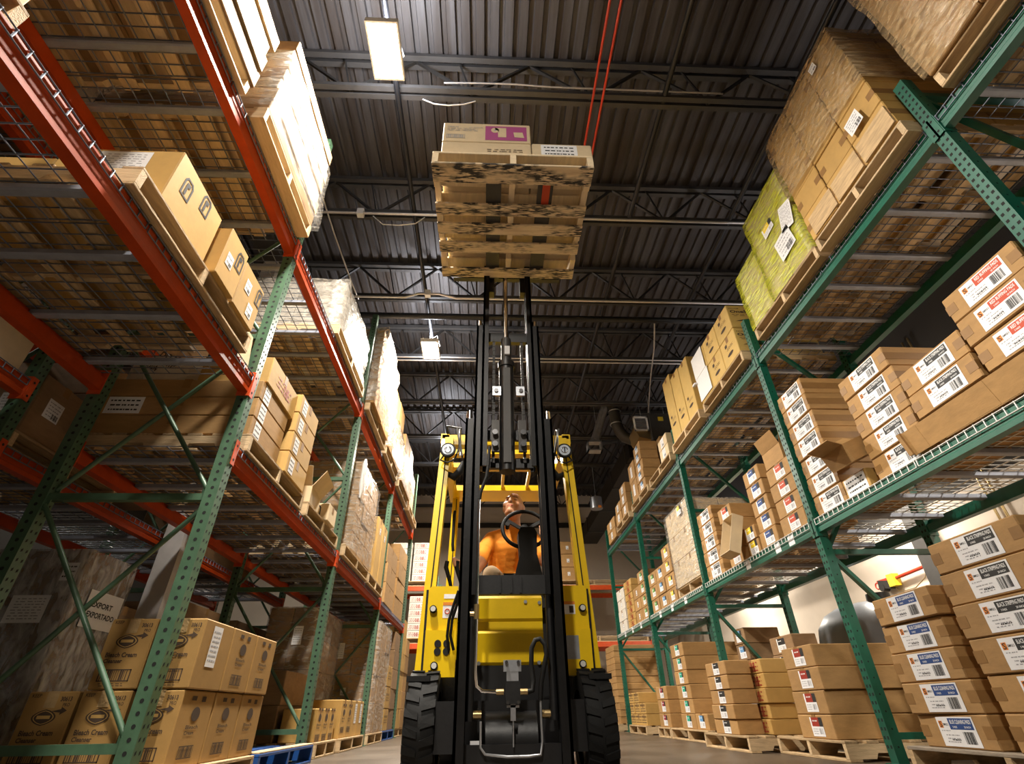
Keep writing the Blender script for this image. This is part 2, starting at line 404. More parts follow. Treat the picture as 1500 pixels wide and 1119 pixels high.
doc_label('doc_bold', .24, .13, 3, False, 7, True)
doc_label('doc_strip', .1, .125, 3, False, 8, True)
doc_label('doc_small', .07, .09, 2, True, 9)
doc_label('doc_white', .45, .14, 3, False, 10)
doc_label('doc_film', .24, .24, 5, True, 12)
def bleach_print():
    m = MB(); w, h = .24, .33; x, y = -w / 2, -h / 2
    text(m, 'KEEP', x + .02, x + .065, y + .305, y + .32, 0, 0)
    text(m, '30613', -x - .075, -x - .02, y + .287, y + .308, 0, 0, .03); text(m, 'PRO', -x - .055, -x - .022, y + .265, y + .28, 0, 0)
    m.add([(-x - .1, y + .245, 0), (-x - .055, y + .24, 0), (-x - .055, y + .23, 0), (-x - .025, y + .248, 0), (-x - .055, y + .264, 0), (-x - .055, y + .254, 0)], [(0, 1, 2, 3, 4, 5)], 0)
    cx, cy = -.005, y + .22                                     # pointed oval emblem
    for (R, z, mi) in ((.055, 0, 0), (.047, .0004, 1), (.042, .0008, 0)):
        pts = [(cx + R * 1.05 * math.cos(t), cy + R * .62 * math.sin(t) * (1 - .25 * abs(math.cos(t))), z) for t in [i * math.pi / 10 for i in range(20)]]
        m.add(pts, [tuple(range(20))], mi)
    rect(m, cx - .032, cx + .032, cy - .006, cy + .008, .0012, 1)
    text(m, 'Bleach Cream', x + .03, x + .19, y + .145, y + .168, 0, 0, .03)
    text(m, 'Cleanser', x + .03, x + .125, y + .118, y + .138, 0, 0, .03)
    for (a, b, c, d) in ((.03, .19, .085, .09), (.03, .19, .035, .04), (.03, .036, .035, .09), (.184, .19, .035, .09)): rect(m, x + a, x + b, y + c, y + d, 0, 0)
    barcode(m, x + .042, x + .178, y + .04, y + .085, 0, 0, 13, 4)
    scribble(m, x + .04, x + .17, y + .012, y + .03, 0, 0, 2, 6)
    PR['bleach'] = m.mesh('bleach', ['ink_brown', 'kraft_gold'])
    m = MB()                                                    # small side print of the same maker
    pts = [(.045 * math.cos(t), .06 + .032 * math.sin(t), 0) for t in [i * math.pi / 8 for i in range(16)]]; m.add(pts, [tuple(range(16))], 0)
    text(m, 'Bleach', -.07, .06, -.005, .012, 0, 0); text(m, 'Cream', -.07, .03, -.03, -.013, 0, 0)
    for (a, b, c, d) in ((-.08, .07, -.08, -.076), (-.08, .07, -.13, -.126), (-.08, -.076, -.13, -.076), (.066, .07, -.13, -.076)): rect(m, a, b, c, d, 0, 0)
    barcode(m, -.07, .06, -.125, -.08, 0, 0, 11, 3); rect(m, .03, .075, .115, .14, 0, 0); rect(m, -.08, -.03, .12, .14, 0, 0)
    PR['bleach_side'] = m.mesh('bleach_side', ['ink_brown'])
bleach_print()
def logo_print():
    m = MB()                                                    # slanted rounded outline with a blank middle
    def outline(cx, cy, sw, sh, th):
        A = [(cx + sw * a, cy + sh * b) for a, b in ((-.5, -.5), (.5, -.5), (.5, .3), (.3, .5), (-.3, .5), (-.5, .3))]
        B = [(cx + (p[0] - cx) * (1 - th), cy + (p[1] - cy) * (1 - th * .6)) for p in A]
        m.add([(a[0], a[1], 0) for a in A + B], [(i, (i + 1) % 6, 6 + (i + 1) % 6, 6 + i) for i in range(6)], 0)
        m.add([(cx + sw * a, cy + sh * b, .0004) for a, b in ((-.2, -.35), (.0, -.35), (.0, .1), (.2, .1), (.2, .3), (-.2, .3))], [(0, 1, 2, 3, 4, 5)], 0)
    outline(0, 0, .08, .13, .28); PR['logo'] = m.mesh('logo', ['ink'])
    m = MB(); text(m, 'OneShot', -.19, .13, .05, .09, 0, 0, .04); text(m, 'FOAM', -.19, -.08, .105, .12, 0, 0)
    scribble(m, -.18, .16, .0, .035, 0, 0, 2, 5)
    m.add([(-.16, -.07, 0), (.2, -.07, 0), (.2, -.028, 0), (.06, -.026, 0), (-.06, -.045, 0)], [(0, 1, 2, 3, 4)], 0)
    PR['oneshot'] = m.mesh('oneshot', ['ink_brown'])
    m = MB(); m.add([(.045 * math.cos(t) * 1.6, .02 * math.sin(t) - .06, 0) for t in [i * math.pi / 6 for i in range(12)]], [tuple(range(12))], 0)
    rect(m, -.08, -.03, .05, .09, 0, 0); scribble(m, -.06, .1, .0, .04, 0, 0, 2, 4); PR['oneshot_end'] = m.mesh('oneshot_end', ['ink_brown'])
    m = MB()                                                    # tissue carton: grey lettering block, barcode, magenta panel with a roll
    text(m, 'TISSUE', -.27, -.19, .055, .068, 0, 0, .02); text(m, '2-PLY BATHROOM', -.12, -.03, .055, .065, 0, 0)
    scribble(m, -.27, -.06, .01, .05, 0, 1, 4, 5); barcode(m, -.26, -.15, -.065, -.035, 0, 0, 22, 5)
    for (a, b, c, d) in ((-.27, -.145, -.032, -.029), (-.27, -.145, -.072, -.069), (-.27, -.267, -.072, -.03), (-.148, -.145, -.072, -.03)): rect(m, a, b, c, d, 0, 0)
    rect(m, -.01, .268, -.085, .08, 0, 2)
    pts = [(.055 + .027 * math.cos(t), .03 + .03 * math.sin(t), .001) for t in [i * math.pi / 8 for i in range(16)]]
    m.add(pts, [tuple(range(16))], 3); rect(m, .055, .13, .03, .06, .001, 3); rect(m, .075, .13, -.05, .03, .001, 3)
    m.add([(p[0] * .28 + .0396, p[1] * .28 + .0216, .0015) for p in pts], [tuple(range(16))], 0)
    m.add([(.185, -.045, .001), (.25, -.05, .001), (.24, .012, .001), (.178, .012, .001)], [(0, 1, 2, 3)], 3)
    PR['tissue'] = m.mesh('tissue', ['ink_grey', 'ink_grey', 'p_magenta', 'kraft_pale'])
    m = MB(); text(m, 'EXPORT', -.14, .1, .02, .06, .001, 1, .03); text(m, 'EXPORTADO', -.16, .16, -.05, -.01, .001, 1, .03); rect(m, -.2, .2, -.12, .13, 0, 0)
    PR['export'] = m.mesh('export', ['paper', 'ink'])
    m = MB(); text(m, 'DO NOT', -.15, .15, .04, .1, .0, 0, .02); text(m, 'SHIP', -.1, .06, -.03, .02, 0, 0); text(m, 'CA', -.15, -.07, -.1, -.05, 0, 0)
    PR['donot'] = m.mesh('donot', ['ink_brown'])
    m = MB(); text(m, 'TRANSPORTATION', -.22, .22, -.02, .03, 0, 0, .02); PR['transport'] = m.mesh('transport', ['ink_brown'])
    m = MB(); text(m, 'PAPER GOODS', -.14, .14, .03, .06, 0, 0, .02); scribble(m, -.14, .14, -.05, .015, 0, 0, 2, 8); PR['kraft_print'] = m.mesh('kraft_print', ['ink_brown'])
    m = MB(); scribble(m, -.15, .15, -.05, .05, 0, 0, 3, 4); barcode(m, .0, .09, -.045, .03, .0004, 0, 9, 6); PR['small_print'] = m.mesh('small_print', ['p_darkred'])
m = MB(); scribble(m, -.12, .12, -.02, .02, 0, 0, 2, 3); PR['tiny_print'] = m.mesh('tiny_print', ['ink_brown'])
logo_print()
# ------------------------------------------------------------------ cartons
CM = {}
def carton_mesh(w, d, h, mt, seam='x'):
    k = (round(w, 2), round(d, 2), round(h, 3), mt, seam)
    if k not in CM:
        m = MB(); m.cbox(-w / 2, w / 2, -d / 2, d / 2, 0, h, .006)
        if seam == 'x': m.box(-w / 2 + .006, w / 2 - .006, -.0025, .0025, h - .001, h + .0006, 1)
        elif seam == 'y': m.box(-.0025, .0025, -d / 2 + .006, d / 2 - .006, h - .001, h + .0006, 1)
        elif seam == 'sy':                                       # flaps close on the two ends facing +-y
            for s in (-1, 1): m.box(-w / 2 + .006, w / 2 - .006, s * d / 2 - .0008, s * d / 2 + .0008, h / 2 - .0025, h / 2 + .0025, 1)
        CM[k] = m.mesh('carton', [mt, 'gap'])
    return CM[k]
TM = {}
def tape_mesh(w, d, h, style, mt='tape', side=(-1, 1)):
    k = (round(w, 2), round(d, 2), round(h, 3), style, mt, side)
    if k not in TM:
        m = MB(); e = .0012
        if style == 'sy':                                        # tape over the end seams, folded onto the front
            tw = min(.06, h * .36)
            for s in side:
                y0, y1 = sorted((s * d / 2, s * (d / 2 + e))); m.box(-w / 2 - e, w / 2, y0, y1, h / 2 - tw / 2, h / 2 + tw / 2)
                y0, y1 = sorted((s * d / 2, s * (d / 2 - .065))); m.box(-w / 2 - e, -w / 2, y0, y1, h / 2 - tw / 2, h / 2 + tw / 2)
                m.box(w / 2, w / 2 + e, y0, y1, h / 2 - tw / 2, h / 2 + tw / 2)
        elif style == 'x':
            m.box(-w / 2 - e, w / 2 + e, -.028, .028, h, h + e)
            for s in (-1, 1):
                x0, x1 = sorted((s * w / 2, s * (w / 2 + e))); m.box(x0, x1, -.028, .028, h - .07, h)
        else:
            m.box(-.028, .028, -d / 2 - e, d / 2 + e, h, h + e)
            for s in (-1, 1):
                y0, y1 = sorted((s * d / 2, s * (d / 2 + e))); m.box(-.028, .028, y0, y1, h - .07, h)
        TM[k] = m.mesh('tape', mt)
    return TM[k]
NC = [0]
def carton(x0, x1, y0, y1, z0, z1, label, group, mt='kraft', prints=(), tape='x', rz=0., name='carton', cat='box', parent=None, tmat='tape', tilt=None):
    w, d, h = abs(x1 - x0), abs(y1 - y0), z1 - z0
    o = ob(name, carton_mesh(w, d, h, mt, tape if tape else 'x'))
    loc = Vector(((x0 + x1) / 2, (y0 + y1) / 2, z0))
    o.rotation_euler = tilt if tilt else (0, 0, rz)
    if parent is not None:
        o.parent = parent; o.location = loc - Vector(parent.location)
    else:
        o.location = loc; tag(o, label, cat, group)
    if tape == 'sy':
        for sd in (-1, 1): ob('tape', tape_mesh(w, d, h, tape, tmat, (sd,)), o)
    elif tape: ob('tape', tape_mesh(w, d, h, tape, tmat), o)
    for pr in prints:
        key, face = pr[0], pr[1]; u = pr[2] if len(pr) > 2 else 0; v = pr[3] if len(pr) > 3 else 0; rl = pr[4] if len(pr) > 4 else 0
        lo = ob('label' if PR[key].materials[0].name == 'paper' else 'print', PR[key], o, face_matrix(face, w, d, h, u, v, .0018, rl))
        if key in ('tissue', 'oneshot', 'oneshot_end', 'small_print'): lo['kind'] = 'stuff'
    NC[0] += 1
    return o
ORD = ['bottom', 'second', 'third', 'fourth', 'fifth', 'sixth', 'seventh', 'eighth', 'ninth', 'tenth', 'eleventh', 'twelfth']
def pos(i, n): 
    return 'top one' if i == n - 1 and n > 1 else ('bottom one' if i == 0 else ORD[i] + ' up')
def stack(x0, x1, y0, y1, z0, h, n, desc, where, group, jit=.007, rj=.016, **kw):
    r = random.Random(int(abs(x0 * 97 + y0 * 131 + z0 * 17) * 10)); out = []
    for i in range(n):
        dx, dy = r.uniform(-jit, jit), r.uniform(-jit, jit)
        lab = f'{desc}, {pos(i, n)}{"" if where.startswith("of ") else ","} {where}' if n > 1 else f'{desc} {where}'
        out.append(carton(x0 + dx, x1 + dx, y0 + dy, y1 + dy, z0 + i * h, z0 + (i + 1) * h - .003, lab, group, rz=r.uniform(-rj, rj), **kw))
    return out
# ------------------------------------------------------------------ pallets
BM = {}
def board_mesh(w, d, h, mt, key=''):
    k = (round(w, 3), round(d, 3), round(h, 3), mt, key)
    if k not in BM: m = MB(); m.cbox(-w / 2, w / 2, -d / 2, d / 2, 0, h, .003); BM[k] = m.mesh('board', mt)
    return BM[k]
def stringer_mesh(L, axis, mt, t=.038, h=.09):
    k = ('str', round(L, 3), axis, mt)
    if k not in BM:
        a = L / 2; p = [(-a, 0), (-a * .62, 0), (-a * .58, .035), (-a * .28, .035), (-a * .24, 0), (a * .24, 0), (a * .28, .035), (a * .58, .035), (a * .62, 0), (a, 0), (a, h), (-a, h)]
        m = MB(); m.prism(p, 'y' if axis == 'x' else 'x', -t / 2, t / 2); me = m.mesh('stringer', mt); fix_normals(me); BM[k] = me
    return BM[k]
def pallet(x0, x1, y0, y1, z0, label, group='wooden pallets', run='x', mt=None, ntop=7, nbot=4, wood=('wood_x', 'wood_y'), rz=0., cat='pallet', name='pallet', bottoms=None, topmat=None):
    """run = axis along which the stringers run; boards lie across"""
    cx, cy = (x0 + x1) / 2, (y0 + y1) / 2; W_, D_ = x1 - x0, y1 - y0
    t = thing(name, label, cat, (cx, cy, z0), rz, group)
    sm, bm = (wood[0], wood[1]) if run == 'x' else (wood[1], wood[0])
    L = W_ if run == 'x' else D_; B = D_ if run == 'x' else W_
    for q in (-1, 0, 1):
        off = q * (B / 2 - .02)
        M = Matrix.Translation((0, off, .018) if run == 'x' else (off, 0, .018))
        ob('stringer', stringer_mesh(L, run, mt or sm), t, M)
    bw = .095
    for lst, z in ((([(-1 + 2 * i / (ntop - 1)) for i in range(ntop)]), .108), (bottoms or [(-1 + 2 * i / (nbot - 1)) for i in range(nbot)], 0.)):
        for i, q in enumerate(lst):
            off = q * (L / 2 - bw / 2); mm = mt or bm
            if z == 0 and topmat: mm = topmat
            me = board_mesh(bw, B, .018, mm) if run == 'x' else board_mesh(B, bw, .018, mm)
            ob('deck_board', me, t, Matrix.Translation((off, 0, z) if run == 'x' else (0, off, z)))
    return t
PH = .126
# ------------------------------------------------------------------ stretch film shell
def film_mesh(w, d, h, mt, bulge=.012, top=True, seed=1, taper=0.):
    r = random.Random(seed); m = MB(); nx, nz = 6, 8
    loop = []
    per = [(-w / 2 + w * i / nx, -d / 2) for i in range(nx)] + [(w / 2, -d / 2 + d * i / nx) for i in range(nx)] + \
          [(w / 2 - w * i / nx, d / 2) for i in range(nx)] + [(-w / 2, d / 2 - d * i / nx) for i in range(nx)]
    n = len(per); vs = []
    for k in range(nz + 1):
        f = 1 - taper * (k / nz) ** 3
        for i, (x, y) in enumerate(per):
            s_ = 1 + (r.random() * bulge) / max(w, d) * 2; vs.append((x * s_ * f, y * s_ * f, h * k / nz))
    m.add(vs, [(k * n + i, k * n + (i + 1) % n, (k + 1) * n + (i + 1) % n, (k + 1) * n + i) for k in range(nz) for i in range(n)], 0, True)
    if top: m.add(vs[-n:], [tuple(range(n))], 0)
    return m.mesh('stretch_film', mt)
# ------------------------------------------------------------------ room shell
CZ = 6.36
struct('floor', MB().box(-9, 6.5, -7, 16.2, -.1, 0), 'concrete')
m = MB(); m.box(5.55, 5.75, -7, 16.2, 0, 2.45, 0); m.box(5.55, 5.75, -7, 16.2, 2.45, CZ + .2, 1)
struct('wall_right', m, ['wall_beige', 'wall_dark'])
struct('wall_left', MB().box(-9.2, -9, -7, 16.2, 0, CZ + .2), 'wall_dark')
struct('wall_far', MB().box(-9, 5.55, 16.0, 16.2, 0, CZ + .2), 'wall_beige')
struct('wall_near', MB().box(-9, 5.55, -7.2, -7, 0, CZ + .2), 'wall_dark')
m = MB(); x = -9.0; prof = []
while x < 5.55:                                                  # fluted steel roof deck, ribs run along the aisle
    prof += [(x, CZ), (x + .085, CZ), (x + .095, CZ + .04), (x + .142, CZ + .04)]; x += .152
prof += [(5.6, CZ), (5.6, CZ + .12), (-9, CZ + .12)]
vs = [(p[0], -7, p[1]) for p in prof[:-2]] + [(p[0], 16.1, p[1]) for p in prof[:-2]]; n = len(prof) - 2
m.add(vs, [(i, i + 1, n + i + 1, n + i) for i in range(n - 1)]); m.box(-9, 5.6, -7, 16.1, CZ + .1, CZ + .2)
struct('ceiling', m, 'roof_deck')
# roof joists: top chord, bottom chord, zig-zag web
JZ0, JZ1 = 5.62, 6.33
jd = None
for k in range(-3, 9):
    Y = 2.70 + 1.53 * k
    if Y < -3 or Y > 15.6: continue
    if k < -1 or k > 8: continue
    where = {0: 'nearest the camera, in front of the lamp', 1: 'second from the camera, over the raised pallet', 2: 'third from the camera, behind the raised pallet',
             3: 'fourth from the camera, behind the far lamp', 4: 'fifth from the camera'}.get(k, f'{("","","","","","sixth","seventh","eighth","ninth")[k]} from the camera' if k > 0 else 'just outside the top edge')
    if k < -2: continue
    t = thing('roof_joist', f'dark steel open-web roof joist {where}', 'joist', (0, Y, 0), 0, 'roof joists')
    if jd is None:
        a = MB()
        for q in (-1, 1): a.box(-8.95, 5.5, q * .045 - .028, q * .045 + .028, JZ1 - .06, JZ1)
        b = MB()
        for q in (-1, 1): b.box(-8.95, 5.5, q * .04 - .025, q * .04 + .025, JZ0, JZ0 + .055)
        c = MB(); x = -8.9; i = 0
        while x < 5.2:
            c.bar((x, 0, JZ0 + .03), (x + .62, 0, JZ1 - .03), .028, .028); c.bar((x + .62, 0, JZ1 - .03), (x + 1.24, 0, JZ0 + .03), .028, .028)
            c.bar((x + 1.24, 0, JZ0 + .03), (x + 1.24 - .15, 0, JZ1 - .03), .018, .018); x += 1.24
        jd = (a.mesh('top_chord', 'steel_grey'), b.mesh('bottom_chord', 'steel_grey'), c.mesh('web_bars', 'steel_dark'))
    ob('top_chord', jd[0], t); ob('bottom_chord', jd[1], t); ob('web_bars', jd[2], t)
# girder and column on the left
t = thing('roof_girder', 'grey steel roof girder running lengthwise above the left racks', 'girder', (-2.84, 4, 5.3))
m = MB(); m.box(-2.98, -2.70, -6.9, 15.9, 5.28, 5.31); part('bottom_flange', m, 'steel_grey', t)
m = MB(); m.box(-2.848, -2.832, -6.9, 15.9, 5.31, 5.6); part('web', m, 'steel_grey', t)
m = MB(); m.box(-2.98, -2.70, -6.9, 15.9, 5.59, 5.615); part('top_flange', m, 'steel_grey', t)
t = thing('building_column', 'light grey steel building column standing between the left racks', 'column', (-2.84, 4.8, 0))
m = MB(); m.box(-2.93, -2.75, 4.70, 4.90, .02, 5.28); part('shaft', m, 'column_grey', t)
m = MB(); m.box(-3.0, -2.68, 4.6, 5.0, 0, .02); part('base_plate', m, 'steel_grey', t)
m = MB(); m.box(-3.0, -2.68, 4.6, 5.0, 5.26, 5.28); part('cap_plate', m, 'steel_grey', t)
# ------------------------------------------------------------------ pipes and conduits under the roof
def pipe(name, pts, r, mt, label, cat='pipe', n=8, clamps=()):
    t = thing(name, label, cat, pts[0])
    m = MB(); m.tube(pts, r, n); part('run', m, mt, t)
    for c in clamps:
        q = MB(); q.box(c[0] - .04, c[0] + .04, c[1] - .035, c[1] + .035, c[2] - .05, c[2] + .05); part('junction_box', q, 'white_plastic' if mt == 'conduit' else 'steel_dark', t)
    return t
pipe('conduit', [(-7, 4.12, 5.535), (5.3, 4.12, 5.535)], .016, 'conduit', 'pale metal conduit under the second joist, crossing behind the raised pallet', 'conduit', 8, [(-1.62, 4.12, 5.535)])
pipe('conduit', [(-7, 5.50, 5.42), (-1.25, 5.50, 5.42), (-1.05, 5.50, 5.50), (-.75, 5.50, 5.50), (-.5, 5.50, 5.42), (5.3, 5.50, 5.42)], .018, 'conduit', 'pale conduit with a hump above the far lamp', 'conduit', 8, [(-.92, 5.5, 5.50)])
pipe('conduit', [(-7, 7.08, 5.50), (5.3, 7.08, 5.50)], .014, 'conduit', 'upper of two thin parallel conduits level with the far lamp', 'conduit')
pipe('conduit', [(-7, 7.12, 5.46), (5.3, 7.12, 5.46)], .014, 'conduit', 'lower of two thin parallel conduits level with the far lamp', 'conduit')
pipe('sprinkler_pipe', [(-7, 5.97, 5.47), (5.3, 5.97, 5.47)], .05, 'pipe_black', 'black sprinkler main crossing behind the mast above the far lamp', 'pipe', 12)
pipe('red_pipe', [(1.02, -5, 5.56), (1.02, 4.05, 5.56)], .013, 'pipe_red', 'thin red line along the roof, left one of the pair', 'pipe')
pipe('red_pipe', [(1.12, -5, 5.56), (1.12, 4.05, 5.56)], .013, 'pipe_red', 'thin red line along the roof, right one of the pair', 'pipe')
pipe('bridging_pipe', [(1.78, -5, 5.66), (1.78, 15, 5.66)], .03, 'pipe_black', 'dark pipe along the roof to the right of the red lines', 'pipe')
pipe('bridging_pipe', [(3.1, -5, 5.66), (3.1, 15, 5.66)], .03, 'pipe_black', 'dark pipe along the roof above the right rack', 'pipe')
pipe('lamp_rail', [(-.965, -5, 5.59), (-.965, 15, 5.59)], .028, 'pipe_black', 'dark rail along the roof from which the lamps hang', 'rail')
pipe('cable', [(-.5, 2.62, 5.70), (-.2, 2.62, 5.72), (.2, 2.62, 5.73), (.6, 2.62, 5.70), (1.6, 2.62, 5.70), (2.4, 2.62, 5.70)], .010, 'conduit', 'loose pale cable lying along the nearest joist', 'cable')
pipe('cable', [(-2.1, 2.7, 5.605), (-2.05, 3.6, 5.585), (-2.05, 4.5, 5.59), (-2.02, 5.4, 5.59), (-2.0, 5.76, 5.605)], .012, 'conduit', 'pale cable running lengthwise beside the left roof girder', 'cable')
pipe('cable', [(-.72, 2.75, 5.62), (-.6, 2.75, 5.54), (-.45, 2.75, 5.52), (-.3, 2.75, 5.55), (-.18, 2.75, 5.62)], .007, 'white_plastic', 'short white cable sagging beside the near lamp', 'cable')
pipe('cable', [(-1.5, 4.23, 5.62), (-1.35, 4.20, 5.43), (-1.15, 4.20, 5.42), (-.95, 4.20, 5.46), (-.85, 4.23, 5.62)], .007, 'white_plastic', 'short white cable sagging under the second joist', 'cable')
# ------------------------------------------------------------------ high-bay lamps
def lamp(x, y, z, label, k=1.):
    t = thing('high_bay_lamp', label, 'lamp', (x, y, z), 0, 'high-bay lamps')
    m = MB(); m.box(-.14, .14, -.24, .24, .03, .07); m.box(-.14, -.125, -.24, .24, 0, .03); m.box(.125, .14, -.24, .24, 0, .03); m.box(-.125, .125, -.24, -.225, 0, .03); m.box(-.125, .125, .225, .24, 0, .03)
    part('housing', m, 'lamp_shell', t, world=False)
    m = MB(); m.box(-.123, .123, -.223, .223, .012, .022); part('diffuser', m, 'lamp_glow', t, world=False)
    for s in (-1, 1):
        m = MB(); zz = .07; i = 0
        while zz < 5.56 - z - .05:
            m.ring((0, s * .18, zz + .02), (1, 0, 0) if i % 2 else (0, 1, 0), .014, .0035, 8, 4); zz += .03; i += 1
        part('hanging_chain', m, 'galv', t, world=False)
    m = MB(); m.tube([(.1, .1, .07), (.13, .12, .2), (.08, .05, .35), (.02, 0, 5.55 - z)], .006, 5); part('power_cord', m, 'white_plastic', t, world=False)
    L = bpy.data.lights.new('lamp_light', 'AREA'); L.shape = 'RECTANGLE'; L.size = .24; L.size_y = .44; L.energy = LAMP_W * k; L.spread = 2.9; L.color = (1, .92, .80)
    o = bpy.data.objects.new('lamp_light', L); COL.objects.link(o); o.parent = t; o.location = (0, 0, -.004)
    L = bpy.data.lights.new('added_uplight', 'AREA'); L.shape = 'RECTANGLE'; L.size = .24; L.size_y = .42; L.energy = ADDED_UP * k; L.color = (.86, .90, 1)  # added source on top of the closed housing, aimed at the roof
    o = bpy.data.objects.new('added_uplight', L); COL.objects.link(o); o.parent = t; o.location = (0, 0, .085); o.rotation_euler = (math.pi, 0, 0)
    return t
mat('lamp_glow', (.9, .9, .9), .5, emit=(1, .97, .92), estr=25)
for i, (y, lab) in enumerate(((-2.25, 'white high-bay lamp behind the camera'), (2.17, 'large bright high-bay lamp near the top edge, left of the raised pallet'), (6.60, 'far bright high-bay lamp left of the mast'), (11.0, 'high-bay lamp hidden behind the mast near the far wall'))):
    lamp(-.965, y, 5.28, lab, BACK_F if y < 0 else 1.)
for i, y in enumerate((2.0, 6.4, 10.8)):
    lamp(4.75, y, 2.95, f'high-bay lamp over the right wall side, {("nearest","second","third")[i]} one', RIGHT_F)
    lamp(-6.4, y, 5.28, f'high-bay lamp over the next left aisle, {("nearest","second","third")[i]} one', LEFT_F)
pipe('lamp_rail', [(4.75, -2, 5.59), (4.75, 15, 5.59)], .028, 'pipe_black', 'dark lamp rail along the roof near the right wall', 'rail')
pipe('lamp_rail', [(-6.4, -2, 5.59), (-6.4, 15, 5.59)], .028, 'pipe_black', 'dark lamp rail along the roof over the next left aisle', 'rail')
# ------------------------------------------------------------------ pallet racks
def upright_frame(xf, s, y, h, style, label, group):
    """xf = aisle face of the front post, s = direction towards the rear, y = near face; posts 75 mm"""
    t = thing('rack_upright_frame', label, 'rack frame', (xf + s * .53, y + .0375, 0), 0, group)
    col = 'rack_sage' if style == 'sage' else 'rack_green'
    for j, xa in enumerate((xf, xf + s * .955)):
        m = MB(); xb = xa + s * .075; X0, X1 = min(xa, xb), max(xa, xb); th = .004
        m.box(X0, X1, y, y + th, 0.01, h); m.box(X0, X1, y + .075 - th, y + .075, 0.01, h)                # side webs
        m.box(xa if s > 0 else xa - th, xa + th if s > 0 else xa, y + th, y + .075 - th, 0.01, h) if True else 0   # face
        if style != 'sage': m.box(X1 - th if s > 0 else X0, X1 if s > 0 else X0 + th, y + th, y + .03, 0.01, h)
        z = .1; k = 0
        while z < h - .03:
            fx = xa - s * .0006
            for yy in (y + .02, y + .055):                        # punched slots on the aisle face
                w_, h_ = (.0065, .011) if style == 'sage' else (.0085, .0095)
                m.add([(fx, yy - w_, z - h_), (fx, yy + w_, z - h_ * .4), (fx, yy + w_, z + h_), (fx, yy - w_, z + h_ * .4)] if style == 'sage' else
                      [(fx, yy - w_, z - h_), (fx, yy + w_, z - h_), (fx, yy + w_, z + h_), (fx, yy - w_, z + h_)], [(0, 1, 2, 3)], 1)
            if style == 'sage' or k % 2 == 0:
                R = .0105 if style == 'sage' else .006; cx = xa + s * .036
                m.add([(cx + R * math.cos(a), y - .0006, z + R * math.sin(a)) for a in [i * math.pi / 4 for i in range(8)]], [tuple(range(8))], 1)
            z += .0508; k += 1
        p = part('post', m, [col, 'hole'], t)
        q = MB(); q.box(X0 - .03, X1 + .03, y - .02, y + .095, 0, .01); part('foot_plate', q, col, t)
    xr = xf + s * 1.03; xa, xb = xf + s * .075, xr - s * .075
    levels = [.22, 1.42, 2.62, 3.82] if style == 'sage' else [.16, 1.40, 2.62, 3.72]
    levels = [l for l in levels if l < h - .05]
    for l in levels:
        q = MB(); q.box(min(xa, xb), max(xa, xb), y + .012, y + .055, l - .02, l + .02); part('horizontal_brace', q, col, t)
    for a, b in zip(levels[:-1], levels[1:]):
        if style == 'sage':
            for (p0, p1, yy) in (((xa, a + .05), (xb, b - .05), y + .02), ((xb, a + .05), (xa, b - .05), y + .05)):
                q = MB(); q.tube([(p0[0], yy, p0[1]), (p1[0], yy, p1[1])], .0145, 8)
                for e in (p0, p1): q.box(e[0] - .022, e[0] + .022, yy - .004, yy + .004, e[1] - .03, e[1] + .03)
                part('diagonal_brace', q, col, t)
        else:
            i = levels.index(a); p0, p1 = ((xb, a + .05), (xa, b - .05)) if i % 2 == 0 else ((xa, a + .05), (xb, b - .05))
            q = MB(); q.bar((p0[0], y + .035, p0[1]), (p1[0], y + .035, p1[1]), .04, .03); part('diagonal_brace', q, col, t)
    return t
def beam(xf, s, y0, y1, z0, z1, style, label, group, stickers=()):
    t = thing('rack_beam', label, 'rack beam', (xf + s * .03, (y0 + y1) / 2, z0), 0, group)
    col = 'rack_red' if style == 'red' else 'rack_green'
    d = .062; g = .005 if style == 'red' else .003
    pr = [(0, z0), (0, z0 + .028), (g, z0 + .034), (g, z1 - .042), (0, z1 - .036), (0, z1), (.026, z1), (.026, z1 - .04), (d, z1 - .04), (d, z0)]
    m = MB(); m.prism([(xf + s * a, b) for a, b in pr], 'y', y0, y1); part('beam_body', m, col, t, fix=True)
    cc = 'rack_orange' if style == 'red' else 'rack_green'
    for yy, q in ((y0, 1), (y1, -1)):
        m = MB(); a, b = sorted((yy, yy + q * .006)); zb, zt = z0 - .03, z1 + .03
        m.box(min(xf - s * .012, xf + s * .07), max(xf - s * .012, xf + s * .07), a, b, zb, zt)
        a, b = sorted((yy, yy - q * .045)); m.box(min(xf - s * .012, xf - s * .016), max(xf - s * .012, xf - s * .016), a, b, zb, zt)
        for zz in (zb + .035, zt - .035):
            c = yy - q * .022; R = .009; fx = xf - s * .0166
            m.add([(fx, c + R * math.cos(k * math.pi / 4), zz + R * math.sin(k * math.pi / 4)) for k in range(8)], [tuple(range(8))], 1)
        part('end_connector', m, [cc, 'hole'], t)
    for yy in stickers:
        m = MB(); m.box(min(xf - s * .001, xf), max(xf - s * .001, xf), yy - .05, yy + .05, z0 + .01, z1 - .005); part('location_sticker', m, 'paper', t)
    return t
DK = {}
